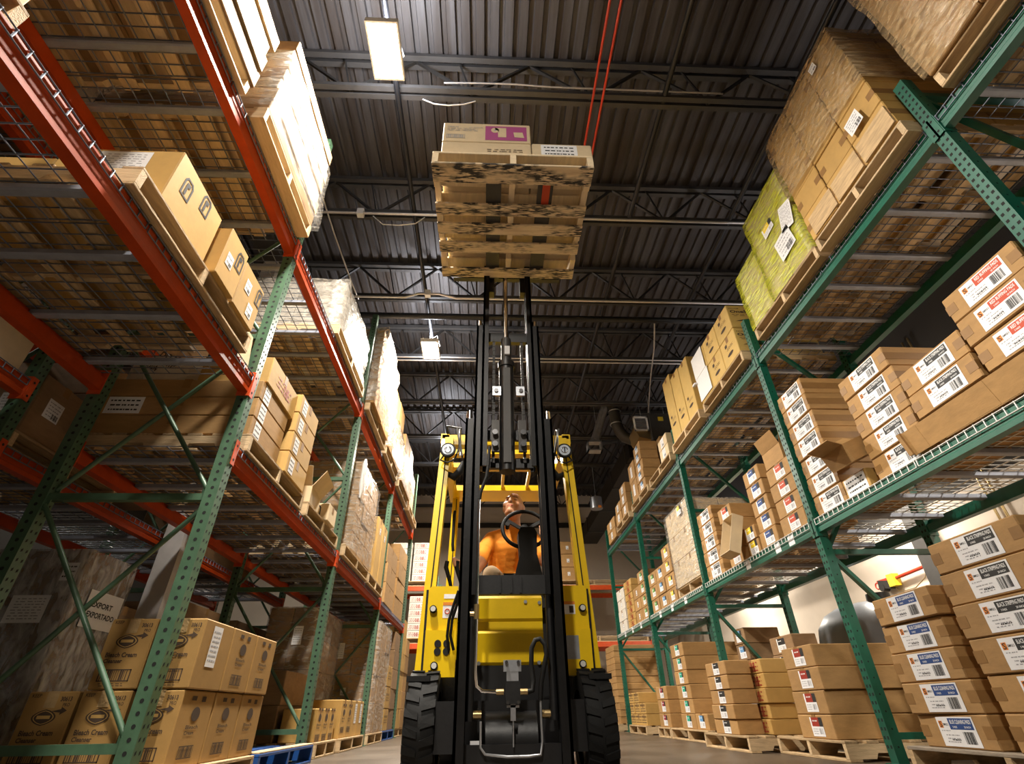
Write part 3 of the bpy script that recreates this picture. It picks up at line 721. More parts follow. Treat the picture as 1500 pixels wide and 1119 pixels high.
def wire_deck(xf, s, y0, y1, z, label, group, wmat='wire'):
    """deck resting on two beams; front edge turned down over the beam"""
    t = thing('wire_deck', label, 'wire deck', (xf + s * .5, (y0 + y1) / 2, z), 0, group)
    L = round(y1 - y0, 3); k = (s, L, wmat)
    if k not in DK:
        m = MB(); r = .0042; f = -.5 * s - s * .006; b = s * .5
        n = int(L / .0635)
        for i in range(n + 1):
            y = -L / 2 + i * L / n
            m.tube([(f, y, -.045), (f, y, .004), (b, y, .004)], r, 4)
        xs = [f] + [f + s * q for q in [.05 + .1 * i for i in range(10)]]
        for x in xs: m.tube([(x, -L / 2, .0015 if x != f else .0), (x, L / 2, .0015 if x != f else .0)], r, 4)
        m.tube([(f, -L / 2, -.045), (f, L / 2, -.045)], r, 4)
        c = MB(); c.prism([(-.024, -.008), (-.024, -.036), (-.014, -.042), (.014, -.042), (.024, -.036), (.024, -.008)], 'x', -.47, .47)
        cm = c.mesh('support_channel', 'channel'); fix_normals(cm)
        DK[k] = (m.mesh('wire_mesh', wmat), cm)
    ob('wire_mesh', DK[k][0], t)
    for q in (-.36, 0, .36): ob('support_channel', DK[k][1], t, Matrix.Translation((s * .0, q * L / 1.0, 0)))
    return t
XL, XR = -1.605, 2.765
FL = [.28, 2.90, 5.52, 8.14, 10.76]                               # near face of each left frame
UR = [-.92, 1.595, 4.08, 6.60, 9.12, 11.64]
fname = ['beside the camera', 'beside the bleach cartons', 'behind the blue pallet', 'third along the aisle', 'last along the aisle']
for k, y in enumerate(FL):
    upright_frame(XL + .01, -1, y, 5.1 if k < 3 else 4.9, 'sage', f'sage green rack frame with round holes on the left, {fname[k]}', 'left rack frames')
baynm = ['nearest bay', 'second bay', 'third bay', 'far bay']
LV = {0: ((2.14, 2.266), (3.46, 3.60)), 1: ((1.67, 1.775), (3.46, 3.60)), 2: ((1.67, 1.775), (3.46, 3.60)), 3: ((1.67, 1.775), (3.46, 3.60))}
for k in range(4):
    for li, (z0, z1) in enumerate(LV[k]):
        ln = 'upper' if li else 'lower'
        for xf, s, fr in ((XL, -1, 'front'), (XL - 1.01, 1, 'rear')):
            beam(xf, s, FL[k] + .076, FL[k + 1] - .001, z0, z1, 'red', f'orange-red {ln} {fr} beam of the left rack, {baynm[k]}', 'left rack beams')
        span = (FL[k] + .09, FL[k + 1] - .012); mid = sum(span) / 2
        wire_deck(XL + .001, -1, span[0], mid - .01, z1 + .003, f'left rack wire deck, {ln} level, near half of the {baynm[k]}', 'left wire decks')
        wire_deck(XL + .001, -1, mid + .01, span[1], z1 + .003, f'left rack wire deck, {ln} level, far half of the {baynm[k]}', 'left wire decks')
# second rack standing back to back behind the left one
XB = -3.02
for k in (0, 1, 2, 3):
    upright_frame(XB, -1, FL[k], 4.9, 'sage', f'dark sage rack frame of the rear left rack, {("beside the camera","seen past the nearest diagonal","beside the building column","third along")[k]}', 'rear left rack frames')
for k in range(3):
    for li, (z0, z1) in enumerate(((1.67, 1.775), (3.0, 3.12)) if k else ((2.10, 2.21), (3.46, 3.60))):
        for xf, s, fr in ((XB - .01, -1, 'front'), (XB - 1.02, 1, 'rear')):
            beam(xf, s, FL[k] + .076, FL[k + 1] - .001, z0, z1, 'red', f'shaded red {("lower","upper")[li]} {fr} beam of the rear left rack, {baynm[k]}', 'rear left rack beams')
        span = (FL[k] + .09, FL[k + 1] - .012); mid = sum(span) / 2
        wire_deck(XB - .009, -1, span[0], mid - .01, z1 + .003, f'shaded rear left rack wire deck, {("lower","upper")[li]} level, near half of the {baynm[k]}', 'rear left wire decks')
        wire_deck(XB - .009, -1, mid + .01, span[1], z1 + .003, f'shaded rear left rack wire deck, {("lower","upper")[li]} level, far half of the {baynm[k]}', 'rear left wire decks')
# right rack
un = ['behind the camera', 'at the top right corner', 'in front of the red-label floor cartons', 'beside the teal-label cartons', 'fourth along the aisle', 'last along the aisle']
for k, y in enumerate(UR):
    upright_frame(XR - .005, 1, y, 3.88, 'green', f'dark green perforated rack frame on the right, {un[k]}', 'right rack frames')
rb = ['bay beside the camera', 'bay of the black-label cartons', 'bay of the red-label cartons', 'third bay', 'far bay']
stick = {2: (4.5, 4.75, 5.4), 1: (), 3: (7.4, 8.0, 8.6), 4: (9.8, 10.4, 11.0), 0: ()}
for k in range(5):
    for li, (z0, z1) in enumerate(((1.555, 1.655), (3.285, 3.395))):
        ln = ('lower', 'upper')[li]
        for xf, s, fr in ((XR, 1, 'front'), (XR + 1.02, -1, 'rear')):
            beam(xf, s, UR[k] + .076, UR[k + 1] - .001, z0, z1, 'green', f'dark green {ln} {fr} beam of the right rack, {rb[k]}', 'right rack beams', stick[k] if (li == 0 and fr == 'front') else ())
        span = (UR[k] + .09, UR[k + 1] - .012); mid = sum(span) / 2
        wm = 'wire_white' if li == 0 else 'wire'
        wire_deck(XR - .003, 1, span[0], mid - .01, z1 + .003, f'right rack wire deck, {ln} level, near half, {rb[k]}', 'right wire decks', wm)
        wire_deck(XR - .003, 1, mid + .01, span[1], z1 + .003, f'right rack wire deck, {ln} level, far half, {rb[k]}', 'right wire decks', wm)
# ------------------------------------------------------------------ wrapped loads
def wrapped(x0, x1, y0, y1, z0, z1, n, label, fm, mt='kraft', group='stretch-wrapped loads', prints=(), seed=1, bulge=.015, fz=(0, 1), taper=0., cname='carton', tape='x', fout=.008):
    t = thing('wrapped_load', label, 'wrapped load', ((x0 + x1) / 2, (y0 + y1) / 2, z0), 0, group)
    nx, ny, nz = n; dx, dy, dz = (x1 - x0) / nx, (y1 - y0) / ny, (z1 - z0) / nz; r = random.Random(seed)
    for i in range(nx):
        for j in range(ny):
            for k in range(nz):
                if 0 < i < nx - 1 and 0 < j < ny - 1: continue
                e = .004; q = r.uniform(-.006, .006)
                carton(x0 + i * dx + e + q, x0 + (i + 1) * dx - e + q, y0 + j * dy + e, y0 + (j + 1) * dy - e, z0 + k * dz, z0 + (k + 1) * dz - .003, None, None, mt, (), tape, 0, cname, parent=t)
    w, d, h = x1 - x0 + fout * 2, y1 - y0 + fout * 2, (z1 - z0)
    o = ob('stretch_film', film_mesh(w, d, h * (fz[1] - fz[0]) + .006, fm, bulge, fz[1] == 1, seed, taper), t, Matrix.Translation((0, 0, h * fz[0])))
    for pr in prints:
        key, face = pr[0], pr[1]; u = pr[2] if len(pr) > 2 else 0; v = pr[3] if len(pr) > 3 else 0; rl = pr[4] if len(pr) > 4 else 0
        ob('label', PR[key], t, face_matrix(face, w, d, h, u, v, bulge + .006, rl))
    return t
def open_carton(x0, x1, y0, y1, z0, z1, label, group, mt='kraft', flaps=(1, 1, 1, 1), tilt=(0, 0, 0), ang=.5):
    """carton with its top open: four thin walls, a floor and raised flaps"""
    w, d, h = x1 - x0, y1 - y0, z1 - z0; th = .005
    t = thing('open_carton', label, 'box', ((x0 + x1) / 2, (y0 + y1) / 2, z0), 0, group); t.rotation_euler = tilt
    m = MB(); m.box(-w / 2, w / 2, -d / 2, d / 2, 0, th)
    m.box(-w / 2, -w / 2 + th, -d / 2, d / 2, th, h); m.box(w / 2 - th, w / 2, -d / 2, d / 2, th, h)
    m.box(-w / 2 + th, w / 2 - th, -d / 2, -d / 2 + th, th, h); m.box(-w / 2 + th, w / 2 - th, d / 2 - th, d / 2, th, h)
    part('body', m, mt, t, world=False)
    L = d * .45 if d < w else w * .45
    for i, (px, py, ax) in enumerate(((-w / 2, 0, 'y-'), (w / 2, 0, 'y+'), (0, -d / 2, 'x-'), (0, d / 2, 'x+'))):
        if not flaps[i]: continue
        m = MB()
        if ax[0] == 'y': m.box(-th / 2, th / 2, -d / 2 + .004, d / 2 - .004, 0, L); R = Matrix.Rotation((-1 if ax[1] == '-' else 1) * ang, 4, 'Y')
        else: m.box(-w / 2 + .004, w / 2 - .004, -th / 2, th / 2, 0, L); R = Matrix.Rotation((1 if ax[1] == '-' else -1) * ang, 4, 'X')
        o = part('flap', m, mt, t, world=False); o.matrix_basis = Matrix.Translation((px, py, h)) @ R
    return t
# ------------------------------------------------------------------ right rack, lower shelf
G2 = 'cartons on the lower right shelf'
Z2 = 1.6685
def padstack(x, y0, y1, z0, h, n, key, word, where, group=G2, d=.53, **kw):
    kw.setdefault('tape', 'sy')
    return stack(x, x + d, y0, y1, z0, h, n, f'kraft carton with {word} label', where, group, prints=[(key, '-x', .02 if (y1 - y0) > .3 else 0, 0)], **kw)
# black label stack beside the second green upright
padstack(2.80, 3.645, 4.045, Z2, .166, 2, 'pad_black', 'black-headed white', 'of two beneath the five by the upright')
padstack(2.79, 3.65, 4.05, Z2 + .332, .166, 5, 'pad_black', 'black-headed white', 'of five beside the green upright')
padstack(2.79, 2.745, 3.255, Z2, .164, 5, 'pad_black', 'black-headed white', 'of five in mid bay')
carton(2.86, 3.5, 1.72, 2.70, Z2, Z2 + .2, 'long kraft carton lying under the two black-label boxes, right shelf', G2, tape='y')
padstack(2.78, 2.205, 2.72, Z2 + .203, .168, 2, 'pad_black', 'black-headed white', 'of two on the long carton')
padstack(2.77, 1.70, 2.185, Z2 + .203, .178, 3, 'pad_red', 'red-headed white', 'of three at the right edge')
t = thing('cardboard_sheet', 'long flat kraft cardboard sheet leaning along the front of the right shelf', 'cardboard', (2.76, 2.4, Z2), 0)
m = MB(); R = Matrix.Rotation(-.22, 4, 'Y'); 
for i in range(8):
    y0 = 1.82 + i * .13; b = random.Random(i).uniform(-.004, .004)
    m.obox((2.752 + b * .3, y0 + .065, Z2 + .094), (.008, .1305, .155), R)
part('sheet', m, 'kraft', t)
m = MB(); m.obox((2.745, 2.87, Z2 + .10), (.03, .03, .15), Matrix.Rotation(-.22, 4, 'Y')); part('torn_edge', m, 'kraft', t)
carton(3.36, 3.75, 2.1, 2.6, Z2 + .203, Z2 + .60, 'plain kraft carton standing behind the red-label boxes', G2)
carton(2.79, 3.1, 3.35, 3.63, Z2, Z2 + .15, 'yellow-brown carton with torn white and red label, lower right shelf', G2, 'kraft_gold', [('doc_bold', '-x')], 'x')
open_carton(2.66, 3.08, 3.29, 3.54, Z2 + .26, Z2 + .40, 'dark open carton tipped forward on the yellow-brown carton', G2, 'kraft', (1, 0, 0, 1), (.0, -.42, .08), .9)
# second bay
padstack(2.79, 4.20, 4.63, Z2, .163, 4, 'sq_orange', 'square red and black', 'beside the green upright, far side', tape='x', d=.45)
open_carton(2.80, 3.25, 4.28, 4.60, Z2 + .655, Z2 + .82, 'open kraft carton with raised flaps on top of the red-label stack', G2, 'kraft', (1, 1, 1, 1), (0, 0, .05), .35)
padstack(2.79, 4.72, 5.06, Z2, .16, 5, 'sq_blue', 'square blue', 'next to the red-label stack', tape='x', d=.45)
padstack(2.78, 5.08, 5.32, Z2, .14, 2, 'sq_yellow', 'square yellow', 'low on the shelf beside the blue-label stack', tape='x', d=.35)
open_carton(2.51, 2.93, 5.27, 5.53, Z2 + .22, Z2 + .34, 'tan tray carton lying on its side with the mouth to the aisle', G2, 'kraft_pale', (0, 0, 0, 0), (0, -1.25, 0))
carton(3.28, 3.75, 4.95, 5.9, Z2, Z2 + .75, 'large plain kraft carton behind the tipped tray', G2)
padstack(2.78, 5.50, 5.83, Z2, .165, 4, 'sq_orange', 'small red and black', 'behind the tipped tray', tape='x', d=.4)
padstack(2.79, 6.02, 6.52, Z2, .165, 5, 'pad_black', 'black-headed white', 'before the third green upright', d=.45)
# third bay
pallet(2.78, 3.72, 6.70, 7.66, Z2, 'small wooden pallet under the clear-wrapped load on the lower right shelf', 'wooden pallets', 'x', ntop=6, nbot=3)
wrapped(2.77, 3.70, 6.70, 7.64, Z2 + PH, 2.83, (2, 2, 3), 'clear-wrapped tan load with a yellow tag on the lower right shelf', 'film_clear', 'kraft_pale', prints=[('sq_yellow', '-x', .22, .42)], seed=4)
for j, (y0, key, wd) in enumerate(((7.76, 'sq_yellow', 'yellow'), (8.20, 'sq_sky', 'pale blue'), (8.64, 'sq_green', 'green'))):
    padstack(2.79, y0, y0 + .40, Z2, .208, (4, 3, 3)[j], key, f'square {wd}', f'past the clear-wrapped load', tape='x', d=.4)
for j, (y0, key, wd, n) in enumerate(((9.26, 'sq_green', 'green', 4), (9.70, 'doc_small', 'small white', 3))):
    padstack(2.79, y0, y0 + .42, Z2, .2, n, key, f'square {wd}', 'in the fourth bay', tape='x', d=.4)
padstack(2.79, 10.2, 10.75, Z2, .12, 7, 'small_print', 'red-printed', 'in the fourth bay', tape='x', d=.5, mt='kraft_gold')
padstack(2.79, 10.85, 11.45, Z2, .2, 4, 'doc_small', 'white', 'at the end of the lower right shelf', tape='x', d=.5, mt='carton_white')
# ------------------------------------------------------------------ right rack, upper shelf
G3 = 'loads on the upper right shelf'
Z3 = 3.4085
pallet(2.68, 3.70, .30, 1.42, Z3, 'wooden pallet under the wrapped load in the top right corner', 'wooden pallets')
wrapped(2.66, 3.70, .28, 1.42, Z3 + PH, 4.75, (3, 3, 3), 'glossy brown-wrapped load in the top right corner', 'film_brown', 'kraft', seed=7, bulge=.02)
pallet(2.66, 3.70, 1.685, 2.70, Z3, 'pale wooden pallet under the tall brown carton load', 'wooden pallets', wood=('wood_x', 'wood_pale'))
t = wrapped(2.65, 3.70, 1.69, 2.70, Z3 + PH, 4.85, (3, 3, 5), 'tall load of brown cartons partly wrapped in glossy film, upper right shelf', 'film_brown', 'kraft_gold', seed=9, bulge=.02, fz=(.42, 1), prints=[('doc_ship', '-x', .30, -.32, .1), ('doc_small', '-x', .28, .52, .1)], tape='sy')
m = MB()
for i in range(3): m.box(2.64, 2.66, 1.70 + i * .32, 2.0 + i * .32, Z3 + PH + .01, Z3 + PH + .2)
part('edge_board', m, 'wood_y', t)
pallet(2.68, 3.70, 2.745, 3.86, Z3, 'wooden pallet under the lime green wrapped load', 'wooden pallets')
t = wrapped(2.68, 3.66, 2.76, 3.42, Z3 + PH, 4.60, (2, 2, 4), 'lime green film-wrapped load with paper labels on the upper right shelf', 'film_lime', 'kraft_pale', seed=12, bulge=.012, prints=[('sq_yellow', '-x', -.02, .12, .1), ('doc_film', '-x', .1, -.22, .1), ('doc_sheet', '-x', .24, -.02, 1.3)])
m2 = film_mesh(.98, .46, .72, 'film_lime', .015, True, 5); o = ob('stretch_film', m2, t, Matrix.Translation((0, .55, 0)))
for k in range(2): carton(2.70, 3.64, 3.43, 3.84, Z3 + PH + k * .35, Z3 + PH + (k + 1) * .35 - .004, None, None, 'kraft_pale', parent=t)
pallet(2.68, 3.70, 4.18, 5.32, Z3, 'wooden pallet under the golden foam cartons', 'wooden pallets')
for k in range(2):
    for j in range(3):
        y0 = 4.20 + j * .37 
        nm = ('nearest', 'middle', 'far')[j] + ' ' + ('lower', 'upper')[k]
        carton(2.68, 3.12, y0, y0 + .36, Z3 + PH + k * .33, Z3 + PH + k * .33 + .325, f'golden carton with black oval print, {nm} one on its pallet', G3, 'kraft_yellow', [('oneshot', '-y'), ('oneshot_end', '-x')], 'x')
        carton(3.14, 3.6, y0, y0 + .36, Z3 + PH + k * .33, Z3 + PH + k * .33 + .325, f'golden carton in the rear row, {nm} one on its pallet', G3, 'kraft_yellow', [('oneshot', '-y')] if j == 0 else [], 'x')
t = thing('paper_wrap', 'white printed paper sheet hanging over the far golden cartons', 'paper', (2.67, 5.1, 4.2))
m = MB(); m.box(2.668, 2.672, 4.95, 5.30, 3.56, 3.88); m.box(2.664, 2.668, 4.97, 5.30, 3.88, 4.19); part('sheet', m, 'paper', t)
m = MB(); m.box(2.63, 2.668, 5.28, 5.36, 3.82, 3.84); part('loose_corner', m, 'paper', t)
pallet(2.66, 3.70, 5.42, 6.50, Z3, 'pale wooden pallet under the three tall golden cartons', 'wooden pallets', wood=('wood_x', 'wood_pale'))
for j in range(3):
    y0 = 5.46 + j * .33
    carton(2.68, 3.5, y0, y0 + .31, Z3 + PH, Z3 + PH + (.86, .90, 1.02)[j], f'tall golden carton standing upright, {("nearest","middle","farthest")[j]} of three in a row', G3, 'kraft_yellow', [('oneshot_end', '-x', 0, -.2)], 'x')
pallet(2.68, 3.70, 6.69, 7.80, Z3, 'wooden pallet past the three tall cartons, with two small cartons', 'wooden pallets')
stack(2.68, 3.1, 6.70, 7.10, Z3 + PH, .17, 2, 'small pale carton with two paper labels', 'past the tall cartons', G3, prints=[('doc_ship', '-x')], mt='kraft_pale')
pallet(2.68, 3.70, 7.92, 9.02, Z3, 'wooden pallet under the pale-blue-label cartons of the upper right shelf', 'wooden pallets')
stack(2.68, 3.0, 8.0, 8.42, Z3 + PH, .17, 5, 'carton with pale blue label', 'beside the layered kraft', G3, prints=[('sq_sky', '-x')])
stack(2.68, 3.0, 8.47, 8.88, Z3 + PH, .35, 2, 'plain carton with tall paper', 'behind the pale-blue-label stack', G3, prints=[('doc_tall', '-x')])
stack(3.06, 3.72, 7.96, 8.95, Z3 + PH, .155, 6, 'broad flat kraft carton', 'deep in the upper right shelf', G3)
pallet(2.68, 3.70, 9.26, 10.3, Z3, 'wooden pallet under the white-label stack of the upper right shelf', 'wooden pallets')
stack(2.69, 3.15, 9.30, 9.74, Z3 + PH, .2, 3, 'kraft carton with white label', 'in the fourth bay, upper shelf', G3, prints=[('doc_ship', '-x')])
stack(3.23, 3.72, 9.3, 10.2, Z3 + PH, .2, 5, 'broad kraft carton', 'deep in the fourth bay, upper shelf', G3)
stack(2.69, 3.2, 9.8, 10.25, Z3 + PH, .2, 2, 'small kraft carton with white label', 'low on the fourth bay pallet', G3, prints=[('doc_ship', '-x')])
stack(2.7, 3.3, 10.5, 11.2, Z3, .22, 2, 'kraft carton with white tag', 'at the end of the upper right shelf', G3, prints=[('doc_ship', '-x')])
# ------------------------------------------------------------------ right side, on the floor
GF = 'cartons on the right floor'
XF = 2.64
pallet(2.6, 3.66, 2.30, 3.72, 0, 'dark wooden pallet under the blue-label cartons', 'wooden pallets', wood=('wood', 'wood_grey'))
padstack(2.62, 2.355, 2.945, PH, .167, 6, 'pad_black', 'black-headed white', 'at the right edge of the floor', GF)
padstack(XF + .02, 3.09, 3.63, PH, .163, 5, 'pad_blue', 'blue-headed white', 'of five on the floor', GF, jit=.02, rj=.04)
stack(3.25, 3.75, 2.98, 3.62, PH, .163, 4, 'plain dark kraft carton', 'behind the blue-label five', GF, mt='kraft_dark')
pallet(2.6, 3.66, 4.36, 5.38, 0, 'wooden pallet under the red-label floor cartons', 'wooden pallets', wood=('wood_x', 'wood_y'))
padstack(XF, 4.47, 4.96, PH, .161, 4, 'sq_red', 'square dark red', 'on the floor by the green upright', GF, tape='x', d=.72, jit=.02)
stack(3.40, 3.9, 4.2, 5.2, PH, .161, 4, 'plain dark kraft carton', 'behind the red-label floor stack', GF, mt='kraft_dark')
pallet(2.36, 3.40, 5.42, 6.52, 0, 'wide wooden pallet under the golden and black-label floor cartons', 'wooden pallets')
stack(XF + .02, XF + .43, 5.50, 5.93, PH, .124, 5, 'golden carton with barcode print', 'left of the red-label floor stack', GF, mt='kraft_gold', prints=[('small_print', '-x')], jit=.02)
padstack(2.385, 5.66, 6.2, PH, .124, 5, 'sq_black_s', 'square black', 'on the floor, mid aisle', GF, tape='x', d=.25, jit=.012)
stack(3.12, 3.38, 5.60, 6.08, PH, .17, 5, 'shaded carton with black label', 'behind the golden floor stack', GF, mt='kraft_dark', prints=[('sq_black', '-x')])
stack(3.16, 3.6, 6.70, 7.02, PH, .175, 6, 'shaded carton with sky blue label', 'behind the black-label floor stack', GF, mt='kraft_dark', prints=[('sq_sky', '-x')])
pallet(2.6, 3.66, 7.05, 8.45, 0, 'wooden pallet under the teal-label cartons', 'wooden pallets')
padstack(XF, 7.50, 8.02, PH, .163, 6, 'sq_teal', 'square teal', 'on the floor beyond mid aisle', GF, tape='x', d=.8)
carton(XF, 3.2, 7.08, 7.48, PH, PH + .165, 'single kraft carton with sky blue label at the foot of the teal-label stack', GF, prints=[('sq_sky', '-x')])
pallet(2.6, 3.55, 8.48, 9.09, 0, 'wooden pallet under the maroon-label cartons', 'wooden pallets')
padstack(XF, 8.53, 9.03, PH, .17, 3, 'sq_maroon', 'square maroon', 'on the floor past the teal stack', GF, tape='x', d=.45)
stack(3.12, 3.54, 8.5, 9.06, PH, .17, 5, 'plain kraft carton', 'behind the maroon-label stack', GF)
pallet(2.6, 3.66, 9.75, 10.9, 0, 'wooden pallet with small jumbled golden cartons near the far right floor', 'wooden pallets')
for j in range(3):
    for k in range((2, 3, 3)[j]): carton(XF, 3.0, 9.80 + j * .36, 10.12 + j * .36, PH + k * .16, PH + k * .16 + .155, f'small golden carton, {ORD[k]} layer, {("near","middle","far")[j]} column on the jumbled pallet', GF, 'kraft_gold', [('kraft_print', '-x')], rz=random.uniform(-.08, .08))
pallet(2.6, 3.66, 11.75, 12.85, 0, 'dark wooden pallet under the tall stack of flat cartons', 'wooden pallets')
stack(2.66, 3.6, 11.8, 12.6, PH, .115, 12, 'flat kraft carton, wide and thin', 'far down the right floor', GF)
# ------------------------------------------------------------------ behind the right rack
t = thing('plastic_tank', 'large grey rounded plastic tank behind the right rack', 'tank', (4.55, 6.35, 0))
m = MB(); prof = [(.62, .0), (.66, .04), (.66, .95), (.62, 1.12), (.5, 1.26), (.34, 1.33), (.0, 1.35)]; n = 20; vs = []
for (r_, z_) in prof:
    for i in range(n):
        a = 2 * math.pi * i / n; q = (abs(math.cos(a)) ** 4 + abs(math.sin(a)) ** 4) ** -.25
        vs.append((4.55 + r_ * q * math.cos(a) * .7, 6.35 + r_ * q * math.sin(a), z_ + .02))
m.add(vs, [(k * n + i, k * n + (i + 1) % n, (k + 1) * n + (i + 1) % n, (k + 1) * n + i) for k in range(len(prof) - 1) for i in range(n)], 0, True)
part('shell', m, 'tank_grey', t)
m = MB(); m.cyl((4.5, 6.0, 1.33), (4.5, 6.0, 1.42), .13, .12, 16); part('lid', m, 'steel_dark', t)
m = MB(); m.box(4.0, 5.1, 5.7, 7.0, 0, .02); part('base', m, 'steel_dark', t)
t = thing('hose_reel_bar', 'red bar with yellow and black coupling mounted on the right wall', 'hanger', (5.45, 6.8, 1.76))
m = MB(); m.cyl((5.49, 6.20, 1.80), (5.49, 6.88, 1.77), .022, n=8); m.box(5.49, 5.55, 6.22, 6.28, 1.77, 1.83); part('bar', m, 'pipe_red', t)
m = MB(); m.box(5.44, 5.53, 6.84, 6.96, 1.68, 1.83); part('yellow_cover', m, 'p_yellow', t)
m = MB(); m.obox((5.48, 7.06, 1.73), (.07, .22, .10), Matrix.Rotation(.2, 3, 'X')); m.cyl((5.44, 7.12, 1.70), (5.53, 7.12, 1.70), .05, n=12); part('coupling', m, 'steel_dark', t)
m = MB(); m.box(5.45, 5.51, 6.98, 7.18, 1.77, 1.80); m.ring((5.47, 7.22, 1.74), (1, 0, 0), .04, .01, 14, 6); part('red_clamp', m, 'pipe_red', t)
m = MB(); m.tube([(5.50, 6.95, 1.7), (5.50, 6.9, 1.62), (5.50, 6.82, 1.6), (5.50, 6.6, 1.6), (5.51, 6.4, 1.68), (5.52, 6.3, 1.8)], .006, 6); part('cord', m, 'brass', t)
t = thing('wall_duct', 'dark grey vertical steel post against the right wall', 'post', (5.45, 6.15, 0))
m = MB(); m.box(5.38, 5.54, 6.02, 6.22, 0, 4.5); part('post', m, 'steel_grey', t); m = MB(); m.box(5.34, 5.55, 5.98, 6.26, 0, .02); part('foot', m, 'steel_dark', t)
for yy, nm in ((5.1, 'left'), (5.0, 'right')): pipe('wall_pipe', [(5.52, yy, .0), (5.52, yy, 4.4)], .014, 'brass', f'thin brown pipe on the right wall, {nm} one of two', 'pipe')
# ------------------------------------------------------------------ left rack, floor
GL = 'bleach cartons on the left floor'
pallet(-2.55, -1.50, 3.05, 4.14, 0, 'worn wooden pallet under the bleach cartons', 'wooden pallets', wood=('wood', 'wood_y'))
cols = [(-1.54, 'aisle'), (-1.80, 'middle'), (-2.06, 'inner')]
for k in range(2):
    for j in range(3):
        y0 = 3.09 + j * .37
        for i, (x1, nm) in enumerate(cols):
            if (k == 1 and (i == 2 or j > 2)) or (i == 2 and j > 1): continue
            if k == 1 and j == 2 and i == 1: continue
            pr = [('bleach', '-y')] if j == 0 else []
            if i == 0: pr.append(('bleach_side', '+x', .0, 0))
            if i == 0 and j == 0 and k == 1: pr = [('bleach', '-y'), ('doc_tall', '+x', -.02, .04)]
            sh = .01 if k else 0
            carton(x1 - .243 + sh, x1 + sh, y0, y0 + .36, PH + k * .335, PH + k * .335 + .33,
                   f'golden bleach carton, {("lower","upper")[k]} layer, {nm} column, {("front","second","third","fourth")[j]} row', GL, 'kraft_bleach', pr, 'y' if i != 1 or j else 'y', tmat='tape_clear')
# blue pallet
t = pallet(-2.45, -1.50, 4.22, 5.49, 0, 'empty scuffed blue wooden pallet on the left floor', 'wooden pallets', mt='plastic_blue')
m = MB(); m.cbox(-1.595, -1.505, 4.23, 5.48, PH, PH + .012, .003); part('yellow_edge_board', m, 'wood_pale', t)
GL2 = 'golden cartons low on the left floor'
carton(-1.93, -1.66, 4.15, 4.34, 0.0, .001, None, None) if False else None
pallet(-2.6, -1.58, 5.86, 6.62, 0, 'small wooden pallet past the blue pallet', 'wooden pallets', ntop=6, nbot=3)
for j in range(3): carton(-1.95, -1.62, 5.885 + j * .24, 6.105 + j * .24, PH, PH + .27, f'short golden carton past the blue pallet, {("nearest","middle","farthest")[j]} of three', GL2, 'kraft_gold', [('bleach_side', '+x')], 'x')
stack(-2.55, -2.0, 5.88, 6.6, PH, .3, 2, 'long dark golden carton', 'behind the three short cartons', GL2, mt='kraft_dark')
pallet(-2.6, -1.56, 6.72, 7.96, 0, 'wooden pallet under the cartons with white papers', 'wooden pallets')
for j in range(4): carton(-1.98, -1.60, 6.74 + j * .3, 7.03 + j * .3, PH, PH + .36, f'golden carton on the left floor, {ORD[j] if j else "nearest"} towards the far end before the wrapped load', GL2, 'kraft_gold', [('doc_tall', '+x', 0, .05)] if j > 1 else [('bleach_side', '+x')], 'x')
wrapped(-2.60, -2.02, 5.66, 6.9, PH + .62, 1.55, (2, 2, 3), 'dark-wrapped cartons behind the second left frame', 'film_grey', 'kraft_dark', prints=[('doc_tall', '-y', .05, .2)], seed=21) if False else None
pallet(-2.62, -1.56, 8.235, 9.34, 0, 'wooden pallet under the tall clear-wrapped load of the left floor', 'wooden pallets')
wrapped(-2.6, -1.58, 8.26, 9.3, PH, 1.50, (3, 3, 4), 'tall clear-wrapped load of brown cartons on the left floor', 'film_clear', 'kraft', prints=[('doc_tall', '-y', .0, .3), ('doc_small', '-y', -.1, -.2), ('doc_small', '-y', .12, -.2)], seed=22, bulge=.02)
wrapped(-2.62, -2.05, 6.75, 7.95, PH, 1.45, (2, 3, 4), 'shaded clear-wrapped cartons behind the cartons with white papers', 'film_clear', 'kraft_dark', prints=[('doc_tall', '-y', .1, .35), ('doc_small', '-y', .0, -.2)], seed=23)
pallet(-2.6, -1.58, 9.45, 10.6, 0, 'blue wooden pallet near the far end of the left floor', 'wooden pallets', mt='plastic_blue')
for k in range(3): carton(-2.0, -1.6, 9.55, 9.95, PH + k * .3, PH + k * .3 + .29, f'golden carton near the far end of the left floor, {("bottom","middle","top")[k]} of three', GL2, 'kraft_gold', [('kraft_print', '+x')])
stack(-2.55, -1.60, 10.0, 10.55, PH, .29, 5, 'dark carton', 'behind the last golden cartons', GL2, mt='kraft_dark')
pallet(-2.7, -1.62, 10.95, 12.1, 0, 'wooden pallet beyond the last left frame', 'wooden pallets')
stack(-2.1, -1.62, 11.0, 11.45, PH, .30, 6, 'golden carton with dark logo', 'beyond the last left frame', GL2, mt='kraft_gold', prints=[('logo', '-y', .1)])
stack(-2.1, -1.62, 11.5, 12.0, PH, .30, 5, 'brown carton', 'far beyond the last left frame', GL2, mt='kraft')
